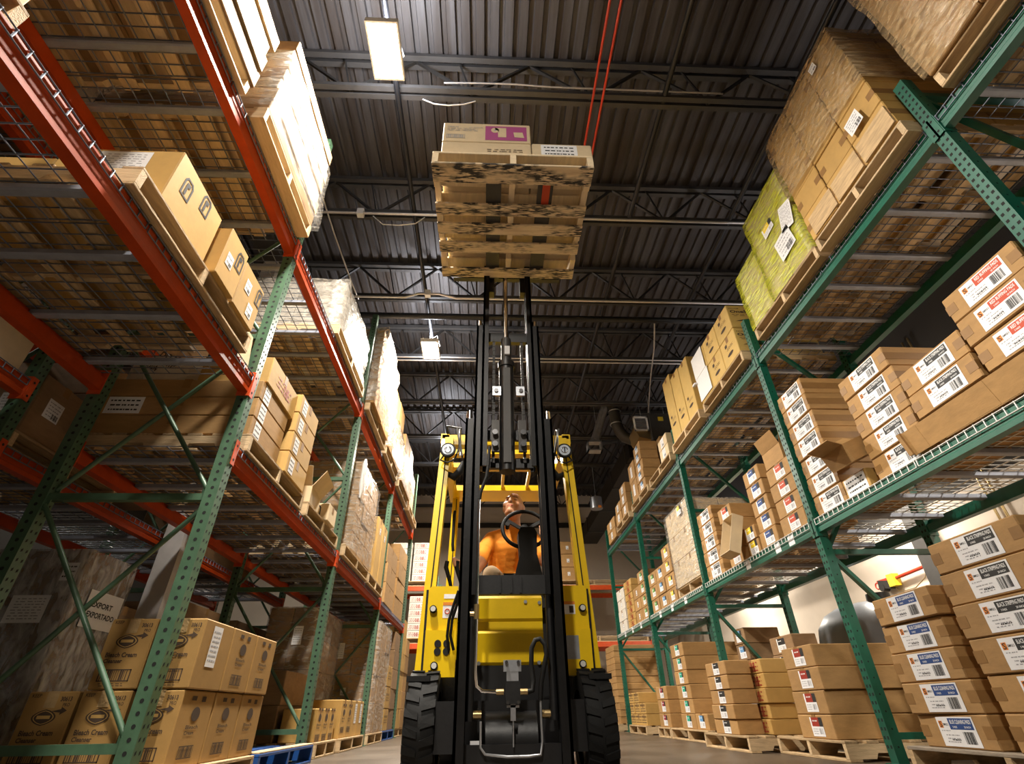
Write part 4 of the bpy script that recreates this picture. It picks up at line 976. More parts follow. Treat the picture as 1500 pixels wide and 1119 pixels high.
# big grey wrapped carton in the rack behind
t = wrapped(-3.85, -2.97, 3.98, 4.55, .14, 1.40, (1, 1, 1), 'big grey-wrapped carton with paper labels behind the nearest left frame', 'film_grey', 'kraft_dark', seed=31, bulge=.012, prints=[('doc_sheet', '-y', .19, .22, .0), ('doc_strip', '-y', -.12, .42), ('doc_strip', '-y', .37, .47), ('doc_small', '-y', .12, -.32), ('export', '+x', .05, .25)])
pallet(-3.9, -2.95, 3.9, 4.65, 0, 'dark pallet under the big grey-wrapped carton', 'wooden pallets', wood=('wood_grey', 'wood_grey'))
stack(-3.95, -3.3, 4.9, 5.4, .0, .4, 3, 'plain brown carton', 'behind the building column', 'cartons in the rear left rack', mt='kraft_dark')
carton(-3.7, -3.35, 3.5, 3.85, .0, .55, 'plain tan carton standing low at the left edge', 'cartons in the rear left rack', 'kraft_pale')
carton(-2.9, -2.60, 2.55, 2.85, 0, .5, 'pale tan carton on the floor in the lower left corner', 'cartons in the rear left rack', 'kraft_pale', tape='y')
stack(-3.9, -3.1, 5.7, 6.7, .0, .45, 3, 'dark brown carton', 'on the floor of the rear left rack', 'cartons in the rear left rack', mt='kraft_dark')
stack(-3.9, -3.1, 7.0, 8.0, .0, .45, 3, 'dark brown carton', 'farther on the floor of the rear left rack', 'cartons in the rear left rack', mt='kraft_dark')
# ------------------------------------------------------------------ left rack, near bay middle level
GB = 'cartons on the near left shelf'
ZB2 = 2.279
pallet(-2.62, -1.56, 1.42, 2.66, ZB2, 'striped wooden pallet on the near left shelf', 'wooden pallets', wood=('wood_x', 'wood_y'), ntop=6, nbot=4)
carton(-2.2, -1.60, 1.60, 2.04, ZB2 + PH, ZB2 + PH + .40, 'large golden carton with two black logos and a paper sheet', GB, 'kraft_gold', [('logo', '+x', .06, .12, .0), ('logo', '+x', -.1, .05, .0), ('doc_sheet', '-y', .02, .09)], 'y')
carton(-2.60, -2.23, 1.62, 2.04, ZB2 + PH, ZB2 + PH + .34, 'golden carton behind the large logo carton', GB, 'kraft_gold')
carton(-1.98, -1.53, 2.06, 2.29, ZB2 + PH, ZB2 + PH + .36, 'golden carton with one logo and a barcode sticker', GB, 'kraft_gold', [('logo', '+x', .05, .06), ('doc_small', '+x', -.04, -.02)], 'y')
carton(-1.98, -1.54, 2.31, 2.60, ZB2 + PH, ZB2 + PH + .34, 'golden carton with two barcode stickers at the pallet end', GB, 'kraft_gold', [('doc_small', '+x', -.05, .04), ('doc_small', '+x', .04, -.08), ('logo', '+x', .1, .08)], 'y')
carton(-2.60, -2.02, 2.08, 2.60, ZB2 + PH, ZB2 + PH + .36, 'plain golden carton in the rear half of the near left shelf', GB, 'kraft_gold')
t = thing('flattened_cartons', 'bundle of flattened cartons at the far end of the near left shelf', 'cardboard', (-1.75, 2.76, ZB2))
for i in range(4):
    m = MB(); m.obox((-1.66 - i * .03, 2.77, ZB2 + .15), (.014, .19, .28), Matrix.Rotation(-.12 + .02 * i, 3, 'Y')); part('sheet', m, ('kraft_pale', 'kraft')[i % 2], t)
pallet(-2.45, -1.63, .37, .84, ZB2, 'wooden pallet on the near left shelf beside the camera', 'wooden pallets')
stack(-2.4, -1.65, .38, .83, ZB2 + PH, .35, 2, 'kraft carton', 'on the near left shelf beside the camera', GB, mt='kraft_pale')
# ------------------------------------------------------------------ left rack, second bay lower level
ZB1 = 1.788
GC = 'brown cartons of the second left bay'
pallet(-2.64, -1.58, 3.06, 4.22, ZB1, 'rough wooden pallet under the long brown cartons, second left bay', 'wooden pallets')
for k in range(3):
    carton(-2.66, -1.61, 3.07, 3.60, ZB1 + PH + k * .145, ZB1 + PH + k * .145 + .142, f'long brown carton reaching deep into the rack, {("bottom","middle","top")[k]} of three', GC, 'kraft', [('doc_strip', '+x', -.16, 0, .0)] + ([('doc_bold', '-y', -.36, 0)] if k == 1 else []), 'y')
carton(-2.1, -1.60, 3.10, 3.66, ZB1 + PH + .437, ZB1 + PH + .66, 'golden carton on top of the three long cartons', GC, 'kraft_gold', [('small_print', '+x')])
for k in range(4):
    carton(-2.0, -1.57, 3.68, 4.14, ZB1 + PH + k * .175, ZB1 + PH + k * .175 + .172, f'golden carton with striped paper label, {pos(k,4)}, second column, second left bay', GC, 'kraft_gold', [('doc_strip', '+x', -.13, 0)])
t = thing('printed_bag', 'crumpled white printed wrapper lying on the long brown cartons', 'bag', (-2.42, 3.3, ZB1 + PH + .437))
m = MB(); r = random.Random(4); vs = []
for a in range(14):
    th = 2 * math.pi * a / 14
    for (rr, z_) in ((.31, .0), (.33, .08), (.30, .20), (.22, .27)):
        vs.append((rr * math.cos(th) * r.uniform(.9, 1.05), rr * .62 * math.sin(th) * r.uniform(.9, 1.05), z_))
m.add(vs, [(a * 4 + k, ((a + 1) % 14) * 4 + k, ((a + 1) % 14) * 4 + k + 1, a * 4 + k + 1) for a in range(14) for k in range(3)], 0)
m.add([vs[a * 4 + 3] for a in range(14)], [tuple(range(14))], 0); m.add([vs[a * 4] for a in range(14)], [tuple(range(14))[::-1]], 0)
part('wrapper', m, 'carton_white', t, world=False)
ob('print', PR['donot'], t, Matrix.Translation((.10, -.222, .13)) @ Matrix.Rotation(math.pi / 2, 4, 'X') @ Matrix.Rotation(-.35, 4, 'Z') @ Matrix.Scale(.8, 4))
ob('print', PR['transport'], t, Matrix.Translation((-.09, -.222, .15)) @ Matrix.Rotation(math.pi / 2, 4, 'X') @ Matrix.Rotation(-.6, 4, 'Z') @ Matrix.Scale(.6, 4))
pallet(-2.6, -1.58, 4.34, 5.42, ZB1, 'wooden pallet with loose open cartons, second left bay', 'wooden pallets')
open_carton(-2.05, -1.62, 4.40, 4.80, ZB1 + PH, ZB1 + PH + .18, 'open pale carton with flaps up, second left bay', GC, 'kraft_pale', (1, 1, 1, 1), (0, 0, .1), .6)
carton(-1.95, -1.55, 4.86, 5.12, ZB1 + PH, ZB1 + PH + .17, 'pale carton with one black logo, second left bay', GC, 'kraft_pale', [('logo', '-y', .08)])
open_carton(-2.6, -2.3, 4.55, 5.1, ZB1 + PH, ZB1 + PH + .25, 'open dark carton at the back of the second left bay', GC, 'kraft', (1, 1, 1, 1), (0, 0, -.05), .4)
pallet(-2.62, -1.56, 5.66, 6.98, ZB1, 'wooden pallet under the wrapped logo cartons, third left bay', 'wooden pallets')
wrapped(-2.6, -1.56, 5.86, 6.96, ZB1 + PH, 2.98, (3, 3, 5), 'clear-wrapped load of brown logo cartons, third left bay', 'film_clear', 'kraft', prints=[('logo', '-y', -.2, .1), ('logo', '-y', .2, -.2)], seed=35, bulge=.02)
t = thing('film_bundle', 'twisted white end of stretch film hanging from the wrapped logo cartons', 'film', (-1.54, 5.82, 2.7))
m = MB(); m.tube([(-1.53, 5.84, 3.0), (-1.525, 5.82, 2.93), (-1.53, 5.81, 2.8), (-1.525, 5.82, 2.65), (-1.53, 5.83, 2.5)], [.012, .03, .022, .035, .01], 7); part('film', m, 'paper', t)
pallet(-2.62, -1.56, 7.02, 8.06, ZB1, 'wooden pallet under the tall flat brown cartons, third left bay', 'wooden pallets')
for j in range(2): carton(-2.3, -1.58, 7.30 + j * .38, 7.64 + j * .38, ZB1 + PH, ZB1 + PH + .85, f'tall brown carton with white label, third left bay, {("near","far")[j]} one', GC, 'kraft_gold', [('doc_small', '+x', 0, .25)])
stack(-2.5, -1.6, 8.4, 9.3, ZB1, .3, 3, 'brown carton', 'in the far left bay', GC, mt='kraft')
stack(-2.5, -1.6, 9.5, 10.4, ZB1, .3, 4, 'brown carton', 'at the end of the far left bay', GC, mt='kraft')
# ------------------------------------------------------------------ left rack, top level
GT = 'loads on the top left shelf'
ZT = 3.613
pallet(-2.62, -1.56, .55, 1.72, ZT, 'pale wooden pallet under the stacked planks, top left', 'wooden pallets', wood=('wood_x', 'wood_pale'))
t = thing('plank_stack', 'stack of pale wooden planks on the top left pallet', 'lumber', (-2.1, 1.15, ZT + PH))
for k in range(4):
    for i in range(5):
        off = .015 * (k % 2); m = MB(); x0 = -2.6 + i * .212 + off
        m.cbox(x0, x0 + .205, .52, 1.74 - .02 * (k % 3), ZT + PH + k * .16, ZT + PH + k * .16 + .152, .004); part('plank', m, ('wood_pale', 'wood_y')[(k + i) % 2] if k else 'kraft_dark', t)  # bottom layer coloured dark to paint in the shade above the pallet
pallet(-2.62, -1.50, 1.86, 2.86, ZT, 'pale wooden pallet under the wrapped sheets, top left', 'wooden pallets', wood=('wood_x', 'wood_pale'))
t = thing('wrapped_sheets', 'clear-wrapped stack of wooden sheets on the top left shelf', 'wrapped load', (-2.05, 2.36, ZT + PH), 0, GT)
for k in range(7):
    m = MB(); q = .012 * math.sin(k * 2.1); m.cbox(-2.6 + q, -1.50 + q, 1.87, 2.85, ZT + PH + k * .14, ZT + PH + k * .14 + .134, .005); part('sheet', m, ('kraft_dark', 'wood_y', 'wood_grey')[k % 3], t)  # tones alternate; dark bottom sheet also paints in shade above the pallet
ob('stretch_film', film_mesh(1.14, 1.03, 1.0, 'film_clear', .03, True, 3, .12), t)
pallet(-2.62, -1.56, 4.10, 5.36, ZT, 'yellow-lit wooden pallet in the second left bay, top level', 'wooden pallets', wood=('wood_x', 'wood_pale'))
wrapped(-2.6, -1.60, 4.16, 5.30, ZT + PH, 4.40, (2, 3, 2), 'white-wrapped pale cartons in the second left bay, top level', 'film_white', 'carton_white', seed=41, bulge=.04)
pallet(-2.62, -1.54, 5.66, 6.86, ZT, 'wooden pallet in the third left bay, top level, near one', 'wooden pallets')
wrapped(-2.6, -1.50, 5.68, 6.80, ZT + PH, 4.95, (2, 2, 3), 'bulging white-wrapped load, third left bay, top level', 'film_white', 'kraft', seed=42, bulge=.06)
pallet(-2.62, -1.54, 6.95, 8.05, ZT, 'wooden pallet in the third left bay, top level, far one', 'wooden pallets')
wrapped(-2.6, -1.52, 6.98, 8.02, ZT + PH, 4.85, (2, 2, 3), 'white-wrapped load with a rounded top, third left bay, top level', 'film_white', 'kraft', seed=43, bulge=.06, taper=.25)
pallet(-2.62, -1.54, 8.25, 9.35, ZT, 'wooden pallet in the far left bay, top level, near one', 'wooden pallets')
wrapped(-2.6, -1.50, 8.30, 9.32, ZT + PH, 4.65, (2, 2, 3), 'brown clear-wrapped load, far left bay, top level', 'film_clear', 'kraft', seed=44, bulge=.04, taper=.2)
pallet(-2.62, -1.52, 9.5, 10.65, ZT, 'wooden pallet in the far left bay, top level, far one', 'wooden pallets')
stack(-2.4, -1.55, 9.55, 10.1, ZT + PH, .35, 2, 'brown carton', 'last on the top left shelf', GT, mt='kraft')
t = thing('white_bag', 'white plastic bag lying on the last top left cartons', 'bag', (-1.8, 9.85, ZT + PH + .70))
m = MB(); vs = []
for i in range(7):
    for j in range(12):
        ph = math.pi * i / 6; th = 2 * math.pi * j / 12; q = .9 + .2 * math.sin(3 * th + i)
        vs.append((.25 * math.sin(ph) * math.cos(th) * q, .2 * math.sin(ph) * math.sin(th) * q, .1 - .1 * math.cos(ph)))
m.add(vs, [(i * 12 + j, i * 12 + (j + 1) % 12, (i + 1) * 12 + (j + 1) % 12, (i + 1) * 12 + j) for i in range(6) for j in range(12)], 0, True); part('bag', m, 'paper', t, world=False)
# ------------------------------------------------------------------ rear left rack contents
GR = 'cartons in the rear left rack'
carton(-3.75, -3.08, 2.3, 2.84, 2.224, 2.72, 'tan carton with plastic corner at the far left edge', GR, 'kraft_pale', tape='y')
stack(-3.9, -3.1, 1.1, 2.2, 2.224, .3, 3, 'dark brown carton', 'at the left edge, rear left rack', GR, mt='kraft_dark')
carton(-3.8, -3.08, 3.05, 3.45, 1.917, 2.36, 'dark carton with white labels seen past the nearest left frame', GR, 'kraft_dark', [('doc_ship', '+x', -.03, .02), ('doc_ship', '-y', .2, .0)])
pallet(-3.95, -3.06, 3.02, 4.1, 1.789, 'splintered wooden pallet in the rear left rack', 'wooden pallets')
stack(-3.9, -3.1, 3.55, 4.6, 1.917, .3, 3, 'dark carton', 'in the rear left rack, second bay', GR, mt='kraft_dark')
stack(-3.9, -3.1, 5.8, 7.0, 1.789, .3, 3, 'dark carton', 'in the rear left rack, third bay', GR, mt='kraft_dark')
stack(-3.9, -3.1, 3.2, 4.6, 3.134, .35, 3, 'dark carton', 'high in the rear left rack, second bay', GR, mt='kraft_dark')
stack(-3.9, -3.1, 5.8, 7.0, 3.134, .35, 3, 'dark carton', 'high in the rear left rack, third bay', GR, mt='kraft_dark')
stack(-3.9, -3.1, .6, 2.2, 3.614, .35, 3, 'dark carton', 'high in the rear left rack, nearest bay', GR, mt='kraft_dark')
# ------------------------------------------------------------------ end rack across the aisle
for x in (-4.4, -1.9 + .65, 1.45, 4.0):
    t = thing('end_rack_post', f'grey post pair of the end rack across the aisle, at {("far left","left of the forklift","right of the forklift","far right")[[-4.4,-1.25,1.45,4.0].index(x)]}', 'rack frame', (x, 13.9, 0), 0, 'end rack posts')
    for yy in (13.4, 14.4): m = MB(); m.box(x - .04, x + .04, yy - .04, yy + .04, 0, 3.25); part('post', m, 'rack_sage', t)
    m = MB(); m.box(x - .02, x + .02, 13.44, 14.36, 1.0, 1.05); m.box(x - .02, x + .02, 13.44, 14.36, 2.6, 2.65); part('brace', m, 'rack_sage', t)
for (xa, xb, nm) in ((-4.36, -1.29, 'left'), (1.49, 3.96, 'right')):
    for z in (1.62, 2.90):
        for yy, fr in ((13.37, 'front'), (14.43, 'rear')):
            t = thing('end_rack_beam', f'orange {("lower" if z < 2 else "upper")} {fr} beam of the end rack, {nm} section', 'rack beam', ((xa + xb) / 2, yy, z), 0, 'end rack beams')
            m = MB(); m.box(xa, xb, yy - .025, yy + .025, z, z + .11); part('beam_body', m, 'rack_orange', t)
            m = MB(); m.box(xa - .005, xa + .005, yy - .05, yy + .03, z - .04, z + .14); part('end_connector', m, 'rack_orange', t)
            m = MB(); m.box(xb - .005, xb + .005, yy - .05, yy + .03, z - .04, z + .14); part('end_connector', m, 'rack_orange', t)
        pallet(xa + .05 if nm == 'left' else xa + .05, xb - .05, 13.36, 14.44, z + .11, f'yellow pallet on the {("lower" if z < 2 else "upper")} level of the end rack, {nm} section', 'end rack pallets', 'y', ntop=6, nbot=3)
GE = 'white cartons on the end rack'
for k in range(6):
    carton(-1.90, -1.36, 13.38, 13.9, 3.01 + PH + k * .16, 3.01 + PH + k * .16 + .155, f'white carton with black print on the upper end rack, {pos(k,6)}', GE, 'carton_white', [('doc_small', '-y', .15), ('small_print', '-y', -.1)])
    carton(-2.5, -1.95, 13.38, 13.9, 3.01 + PH + k * .16, 3.01 + PH + k * .16 + .155, f'white carton in the second column of the upper end rack, {pos(k,6)}', GE, 'carton_white', [('doc_small', '-y', .15)])
for k in range(6):
    carton(-1.90, -1.36, 13.38, 13.9, 1.73 + PH + k * .155, 1.73 + PH + k * .155 + .15, f'white carton with black print on the lower end rack, {pos(k,6)}', GE, 'carton_white', [('doc_small', '-y', .15), ('small_print', '-y', -.1)])
for k in range(3):
    carton(1.6, 2.3, 13.4, 14.2, 3.01 + PH + k * .33, 3.01 + PH + k * .33 + .32, f'brown carton on the right section of the end rack, {pos(k,3)}', GE, 'kraft', [('doc_small', '-y', .15)])
    carton(1.6, 2.3, 13.4, 14.2, 1.73 + PH + k * .33, 1.73 + PH + k * .33 + .32, f'brown carton low on the right section of the end rack, {pos(k,3)}', GE, 'kraft', [('doc_ship', '-y', .1, 0, .78)])
# ------------------------------------------------------------------ forklift
FT = thing('forklift', 'yellow counterbalance forklift with its black mast raised high', 'forklift', (.127, 3.4, 0))
CX = .127
def fp(name, m, mt, label=None, fix=False, parent=None):
    return part(name, m, mt, FT, label, True, fix) if parent is None else sub(name, m, mt, parent, label, fix)
def sub(name, m, mt, parent, label=None, fix=False):
    m.shift(-Vector(FT.location)); me = m.mesh(name, mt)
    if fix: fix_normals(me)
    o = ob(name, me, parent)
    if label: o['label'] = label
    return o
def rail(sx, h0, h1, z0, z1, y0, y1):
    m = MB(); t = .014
    a, b = CX + sx * h0, CX + sx * h1; X0, X1 = min(a, b), max(a, b)
    wx0, wx1 = (X0, X0 + t) if sx < 0 else (X1 - t, X1)
    m.box(wx0, wx1, y0, y1, z0, z1)                                # web on the outer side
    m.box(X0, X1, y0, y0 + t, z0, z1); m.box(X0, X1, y1 - t, y1, z0, z1)
    return m
for sx in (-1, 1):
    fp('outer_mast_rail', rail(sx, .224, .274, .08, 1.90, 2.80, 2.93), 'lift_rail')
    fp('middle_mast_rail', rail(sx, .180, .222, .85, 2.67, 2.805, 2.925), 'lift_rail')
    fp('inner_mast_rail', rail(sx, .136, .178, 1.58, 3.42, 2.81, 2.92), 'lift_rail')
    m = MB(); m.cyl((CX + sx * .25, 2.84, 1.90), (CX + sx * .25, 2.84, 1.97), .024, .02, 12); fp('rail_roller', m, 'chrome')
    m = MB(); m.cyl((CX + sx * .198, 2.84, 2.67), (CX + sx * .198, 2.84, 2.73), .022, .018, 12); fp('rail_roller', m, 'chrome')
    m = MB(); m.cyl((CX + sx * .205, 2.89, .30), (CX + sx * .205, 2.89, .95), .020, n=12); fp('side_cylinder', m, 'lift_black')
    m = MB(); m.cyl((CX + sx * .205, 2.89, .95), (CX + sx * .205, 2.89, 2.5), .011, n=10); fp('side_cylinder_rod', m, 'chrome')
    m = MB(); y = 2.86; z = 1.62; i = 0
    while z < 2.58:
        m.box(CX + sx * .098 - .009, CX + sx * .098 + .009, y - (.006 if i % 2 else .003), y + (.006 if i % 2 else .003), z, z + .018); z += .02; i += 1
    o = fp('lift_chain', m, 'steel_dark'); 
    o['kind'] = 'stuff'
for (z0, z1, nm, w) in ((.13, .21, 'lower_tie_bar', .225), (1.80, 1.87, 'outer_tie_bar', .225)):
    m = MB(); m.box(CX - w, CX + w, 2.905 if nm != 'lower_tie_bar' else 2.86, 2.93, z0, z1); fp(nm, m, 'lift_black')
m = MB(); m.box(CX - .18, CX + .18, 2.80, 2.84, .85, .945)
for q in (-.06, .0, .05): m.box(CX + q - .006, CX + q + .006, 2.795, 2.80, .855, .94)
fp('middle_tie_bar', m, 'lift_black')
m = MB(); m.box(CX - .20, CX + .20, 2.88, 2.92, 2.58, 2.66); fp('middle_top_bar', m, 'lift_black')
m = MB(); m.box(CX - .15, CX + .15, 2.88, 2.92, 3.30, 3.38); fp('inner_top_bar', m, 'lift_black')
m = MB(); m.box(CX - .15, CX + .15, 2.89, 2.92, 1.60, 1.66); fp('inner_tie_bar', m, 'lift_black')
# centre lift cylinder
m = MB(); m.cyl((CX - .012, 2.86, 1.56), (CX - .012, 2.86, 2.33), .050, n=20); m.cyl((CX - .012, 2.86, 2.33), (CX - .012, 2.86, 2.37), .058, n=20)
cyl_o = fp('lift_cylinder', m, 'lift_black')
m = MB(); m.cyl((CX - .012, 2.86, 2.37), (CX - .012, 2.86, 2.58), .036, n=18); sub('upper_barrel', m, 'steel_grey', cyl_o)
m = MB(); m.box(CX - .025, CX + .012, 2.81, 2.825, 2.42, 2.49); sub('sticker', m, 'paper', cyl_o)
m = MB(); m.cyl((CX - .012, 2.86, 2.58), (CX - .012, 2.86, 3.30), .017, n=14); fp('cylinder_rod', m, 'chrome')
m = MB(); m.box(CX - .035, CX + .012, 2.802, 2.81, 1.60, 2.30); sub('front_bar', m, 'steel_grey', cyl_o)
for sx in (-1, 1):
    m = MB(); m.box(CX + sx * .078 - .028, CX + sx * .078 + .028, 2.81, 2.83, 2.08, 2.15); fp('bracket_plate', m, 'galv')
    m = MB(); m.cyl((CX + sx * .082, 2.80, 2.115), (CX + sx * .082, 2.81, 2.115), .014, n=8); fp('bolt', m, 'chrome')
    m = MB(); m.box(CX + sx * .085 - .025, CX + sx * .085 + .025, 2.82, 2.84, 1.68, 1.90); fp('chain_anchor_plate', m, 'steel_grey')
    for zz in (1.72, 1.80):
        m = MB(); m.cyl((CX + sx * .088, 2.79, zz), (CX + sx * .088, 2.82, zz), .018, n=12); fp('chain_anchor', m, 'chrome')
# hoses and pipes in the mast
m = MB(); m.tube([(.005, 2.80, 1.70), (.0, 2.79, 1.58), (-.01, 2.79, 1.50), (-.045, 2.79, 1.40), (-.05, 2.79, 1.36)], .010, 8); fp('mast_hose', m, 'rubber')
m = MB(); m.tube([(-.05, 2.79, 1.37), (-.052, 2.79, 1.2), (-.05, 2.79, .9), (-.052, 2.79, .5), (-.045, 2.80, .44), (-.02, 2.81, .42), (.05, 2.82, .415)], .0085, 8); fp('steel_line', m, 'chrome')
for a_, b_ in (((.05, 2.82, .415), (.085, 2.82, .415)), ((.165, 2.82, .415), (.20, 2.82, .415)), ((-.085, 2.80, .755), (-.045, 2.80, .755)), ((-.052, 2.79, .73), (-.052, 2.79, .80))):
    m = MB(); m.cyl(a_, b_, .0135, n=8); fp('pipe_fitting', m, 'brass')
m = MB(); m.tube([(.20, 2.82, .415), (.225, 2.82, .42), (.23, 2.82, .46), (.222, 2.82, .53), (.225, 2.81, .60), (.245, 2.81, .635), (.27, 2.81, .64), (.292, 2.81, .615), (.298, 2.81, .57), (.285, 2.82, .52), (.268, 2.83, .45), (.262, 2.84, .38)], .0115, 8); fp('looped_hose', m, 'rubber')
m = MB(); m.tube([(.262, 2.84, .40), (.262, 2.84, .30), (.264, 2.84, .22), (.255, 2.84, .17), (.2, 2.84, .165), (.1, 2.84, .165), (-.0, 2.84, .175), (-.022, 2.84, .20), (-.022, 2.84, .30)], .0065, 6); fp('brake_line', m, 'galv')
m = MB(); m.box(.095, .165, 2.82, 2.86, .365, .46); fp('valve_block', m, 'lift_black')
m = MB(); m.box(.085, .172, 2.825, 2.835, .50, .55); m.box(.10, .158, 2.826, 2.834, .46, .50); fp('valve_bracket', m, 'galv')
for zz, xx in ((.54, .10), (.54, .158), (.372, .105), (.372, .155)):
    m = MB(); m.cyl((xx, 2.812, zz), (xx, 2.825, zz), .008, n=6); fp('bolt', m, 'steel_dark')
m = MB(); m.box(.118, .142, 2.83, 2.85, .30, .365); m.box(.1, .16, 2.83, 2.85, .352, .362); m.cyl((.13, 2.84, .20), (.13, 2.84, .30), .004, n=6); fp('valve_stem', m, 'galv')
for xx, w_ in ((.085, .018), (.16, .012)):
    m = MB(); m.cyl((xx - w_, 2.93, .22), (xx + w_, 2.93, .22), .045, n=18); fp('drive_hub', m, 'chrome')
m = MB(); m.box(-.07, -.02, 2.87, 2.88, .185, .225); fp('data_plate', m, 'paper')
m = MB(); m.cyl((-.09, 2.9, .325), (-.02, 2.9, .325), .018, n=10); m.cyl((.27, 2.9, .325), (.34, 2.9, .325), .018, n=10); fp('tilt_pin', m, 'brass')
# front plates
m = MB(); m.prism([(3.10, .545), (3.085, .56), (3.085, .70), (3.10, .715), (3.10, .76), (3.085, .775), (3.085, .88), (3.12, .90), (3.14, .90), (3.14, .545)], 'x', -.065, .315); fp('floor_plate', m, 'lift_yellow', fix=True)
m = MB()
for (xx, zz) in ((.22, .86), (.30, .855), (-.04, .555), (.285, .555), (.11, .553)): m.cyl((xx, 3.075, zz), (xx, 3.09, zz), .010, n=8)
fp('plate_bolts', m, 'galv')['kind'] = 'stuff'
m = MB(); m.box(-.08, .335, 3.09, 3.12, .385, .545); fp('lower_plate', m, 'lift_black')
m = MB(); m.box(-.25, .50, 3.0, 3.36, .17, .385); fp('drive_axle', m, 'lift_black')
m = MB(); m.cyl((.0, 3.0, .22), (.25, 3.0, .22), .12, n=20); fp('axle_housing', m, 'lift_black')
for sx in (-1, 1):
    a, b = CX + sx * .30, CX + sx * .475; X0, X1 = min(a, b), max(a, b)
    m = MB(); m.prism([(X0, .50), (X1, .50), (X1, .955), (X1 - .015 if sx > 0 else X1, .975), (X0 + (.015 if sx < 0 else 0), .975), (X0, .955)], 'y', 3.22, 3.27)
    cw = fp('front_cowl', m, 'lift_yellow', fix=True)
    m = MB(); m.box(X0, X1, 3.205, 3.22, .50, .735); sub('lower_panel', m, 'lift_yellow', cw)
    for (dx, zz) in ((.44, .845), (.415, .555)):
        m = MB(); m.cyl((CX + sx * dx, 3.195, zz), (CX + sx * dx, 3.222, zz), .021, n=14); sub('bolt_washer', m, 'rubber', cw)
        m = MB(); m.cyl((CX + sx * dx, 3.187, zz), (CX + sx * dx, 3.196, zz), .015, n=10); sub('cowl_bolt', m, 'bolt_bright', cw)
    m = MB(); m.box(CX + sx * .482 - .009, CX + sx * .482 + .009, 3.24, 3.30, .49, .96); fp('cowl_edge', m, 'rubber')
    # guard legs
    for nm, yb, yt, xb, xt, w_ in (('front_guard_leg', 3.30, 3.36, .495, .435, .07), ('rear_guard_leg', 4.62, 4.50, .47, .42, .06)):
        x0, x1 = CX + sx * xb, CX + sx * xt
        m = MB(); m.bar((x0, yb, .50), (x1, yt, 2.02), w_, .075, 0, (0, 1, 0)); lg = fp(nm, m, 'lift_yellow')
        m = MB(); m.bar((x0 - sx * .006, yb - .039, .52), (x1 - sx * .006, yt - .039, 1.98), .007, .006, 0, (0, 1, 0)); sub('leg_groove', m, 'hole', lg)
    m = MB(); m.box(min(CX + sx * .42, CX + sx * .54), max(CX + sx * .42, CX + sx * .54), 3.06, 3.45, .475, .50); fp('step_plate', m, 'rubber')
    # work lamps
    lx, lz = CX + sx * .415, 1.895
    m = MB(); n = 20
    for (ra, ya, rb, yb2) in ((.052, 3.27, .056, 3.255), (.056, 3.255, .052, 3.245)): m.cyl((lx, ya, lz), (lx, yb2, lz), ra, rb, n)
    m.cyl((lx, 3.31, lz), (lx, 3.27, lz), .035, .052, n); hl = fp('work_lamp', m, 'rubber')
    m = MB(); m.cyl((lx, 3.243, lz), (lx, 3.250, lz), .041, .043, n); sub('lens', m, 'glass_lamp', hl)
    m = MB(); m.ring((lx, 3.242, lz), (0, 1, 0), .022, .004, 16, 6); m.box(lx - .004, lx + .004, 3.238, 3.243, lz - .02, lz + .02); sub('bulb_reflector', m, 'chrome', hl)
    m = MB(); m.tube([(lx + sx * .03, 3.28, lz - .03), (lx + sx * .05, 3.26, lz - .075), (lx, 3.25, lz - .10), (lx - sx * .05, 3.26, lz - .07), (lx - sx * .08, 3.3, lz + .06), (lx - sx * .08, 3.34, lz + .12)], .006, 6); fp('lamp_cable', m, 'rubber')
    m = MB(); m.box(lx - .03, lx + .03, 3.30, 3.36, 1.93, 2.02); fp('lamp_bracket', m, 'lift_yellow')
    m = MB(); m.tube([(CX + sx * .42, 3.36, 1.76), (CX + sx * .37, 3.35, 1.73), (CX + sx * .33, 3.36, 1.78), (CX + sx * .31, 3.38, 1.86)], [.018, .03, .03, .015], 8); fp('black_duct', m, 'rubber')
    # mirrors beside the mast
    m = MB(); m.obox((CX + sx * .315, 2.96, 1.80), (.012, .06, .20), Matrix.Rotation(sx * .2, 3, 'Y')); fp('side_mirror', m, 'steel_grey')
    m = MB(); m.ring((CX + sx * .315, 2.955, 1.80), (1, 0, 0), .09, .004, 16, 5); fp('mirror_rim', m, 'galv')
# decals on the cowls
m = MB(); m.box(-.255, -.165, 3.2185, 3.2199, .905, .93); fp('decal', m, 'paper', 'pale strip decal')
m = MB(); m.box(-.258, -.165, 3.2185, 3.2199, .80, .885); dl = fp('decal', m, 'paper', 'white warning decal')
m = MB(); m.box(-.258, -.165, 3.217, 3.2184, .868, .885); sub('orange_band', m, 'p_orange', dl)
m = MB(); m.ring((-.232, 3.2175, .835), (0, 1, 0), .013, .003, 14, 5); sub('red_ring', m, 'p_red', dl); m = MB(); m.box(-.206, -.195, 3.217, 3.2184, .815, .85); sub('pictogram', m, 'ink', dl)
m = MB(); m.box(.43, .525, 3.2185, 3.2199, .815, .885); dl = fp('decal', m, 'paper', 'white warning decal')
m = MB(); m.box(.43, .525, 3.217, 3.2184, .868, .885); sub('orange_band', m, 'p_orange', dl); m = MB(); m.box(.49, .515, 3.217, 3.2184, .822, .86); sub('pictogram', m, 'ink_brown', dl)
m = MB(); m.box(.445, .53, 3.2035, 3.2049, .58, .70); dl = fp('decal', m, 'galv', 'silver data plate')
for (xx, zz) in ((-.275, .665), (-.225, .665), (-.275, .625), (-.225, .625)):
    m = MB(); m.cyl((xx, 3.198, zz), (xx, 3.206, zz), .019, n=16); fp('rubber_plug', m, 'rubber')
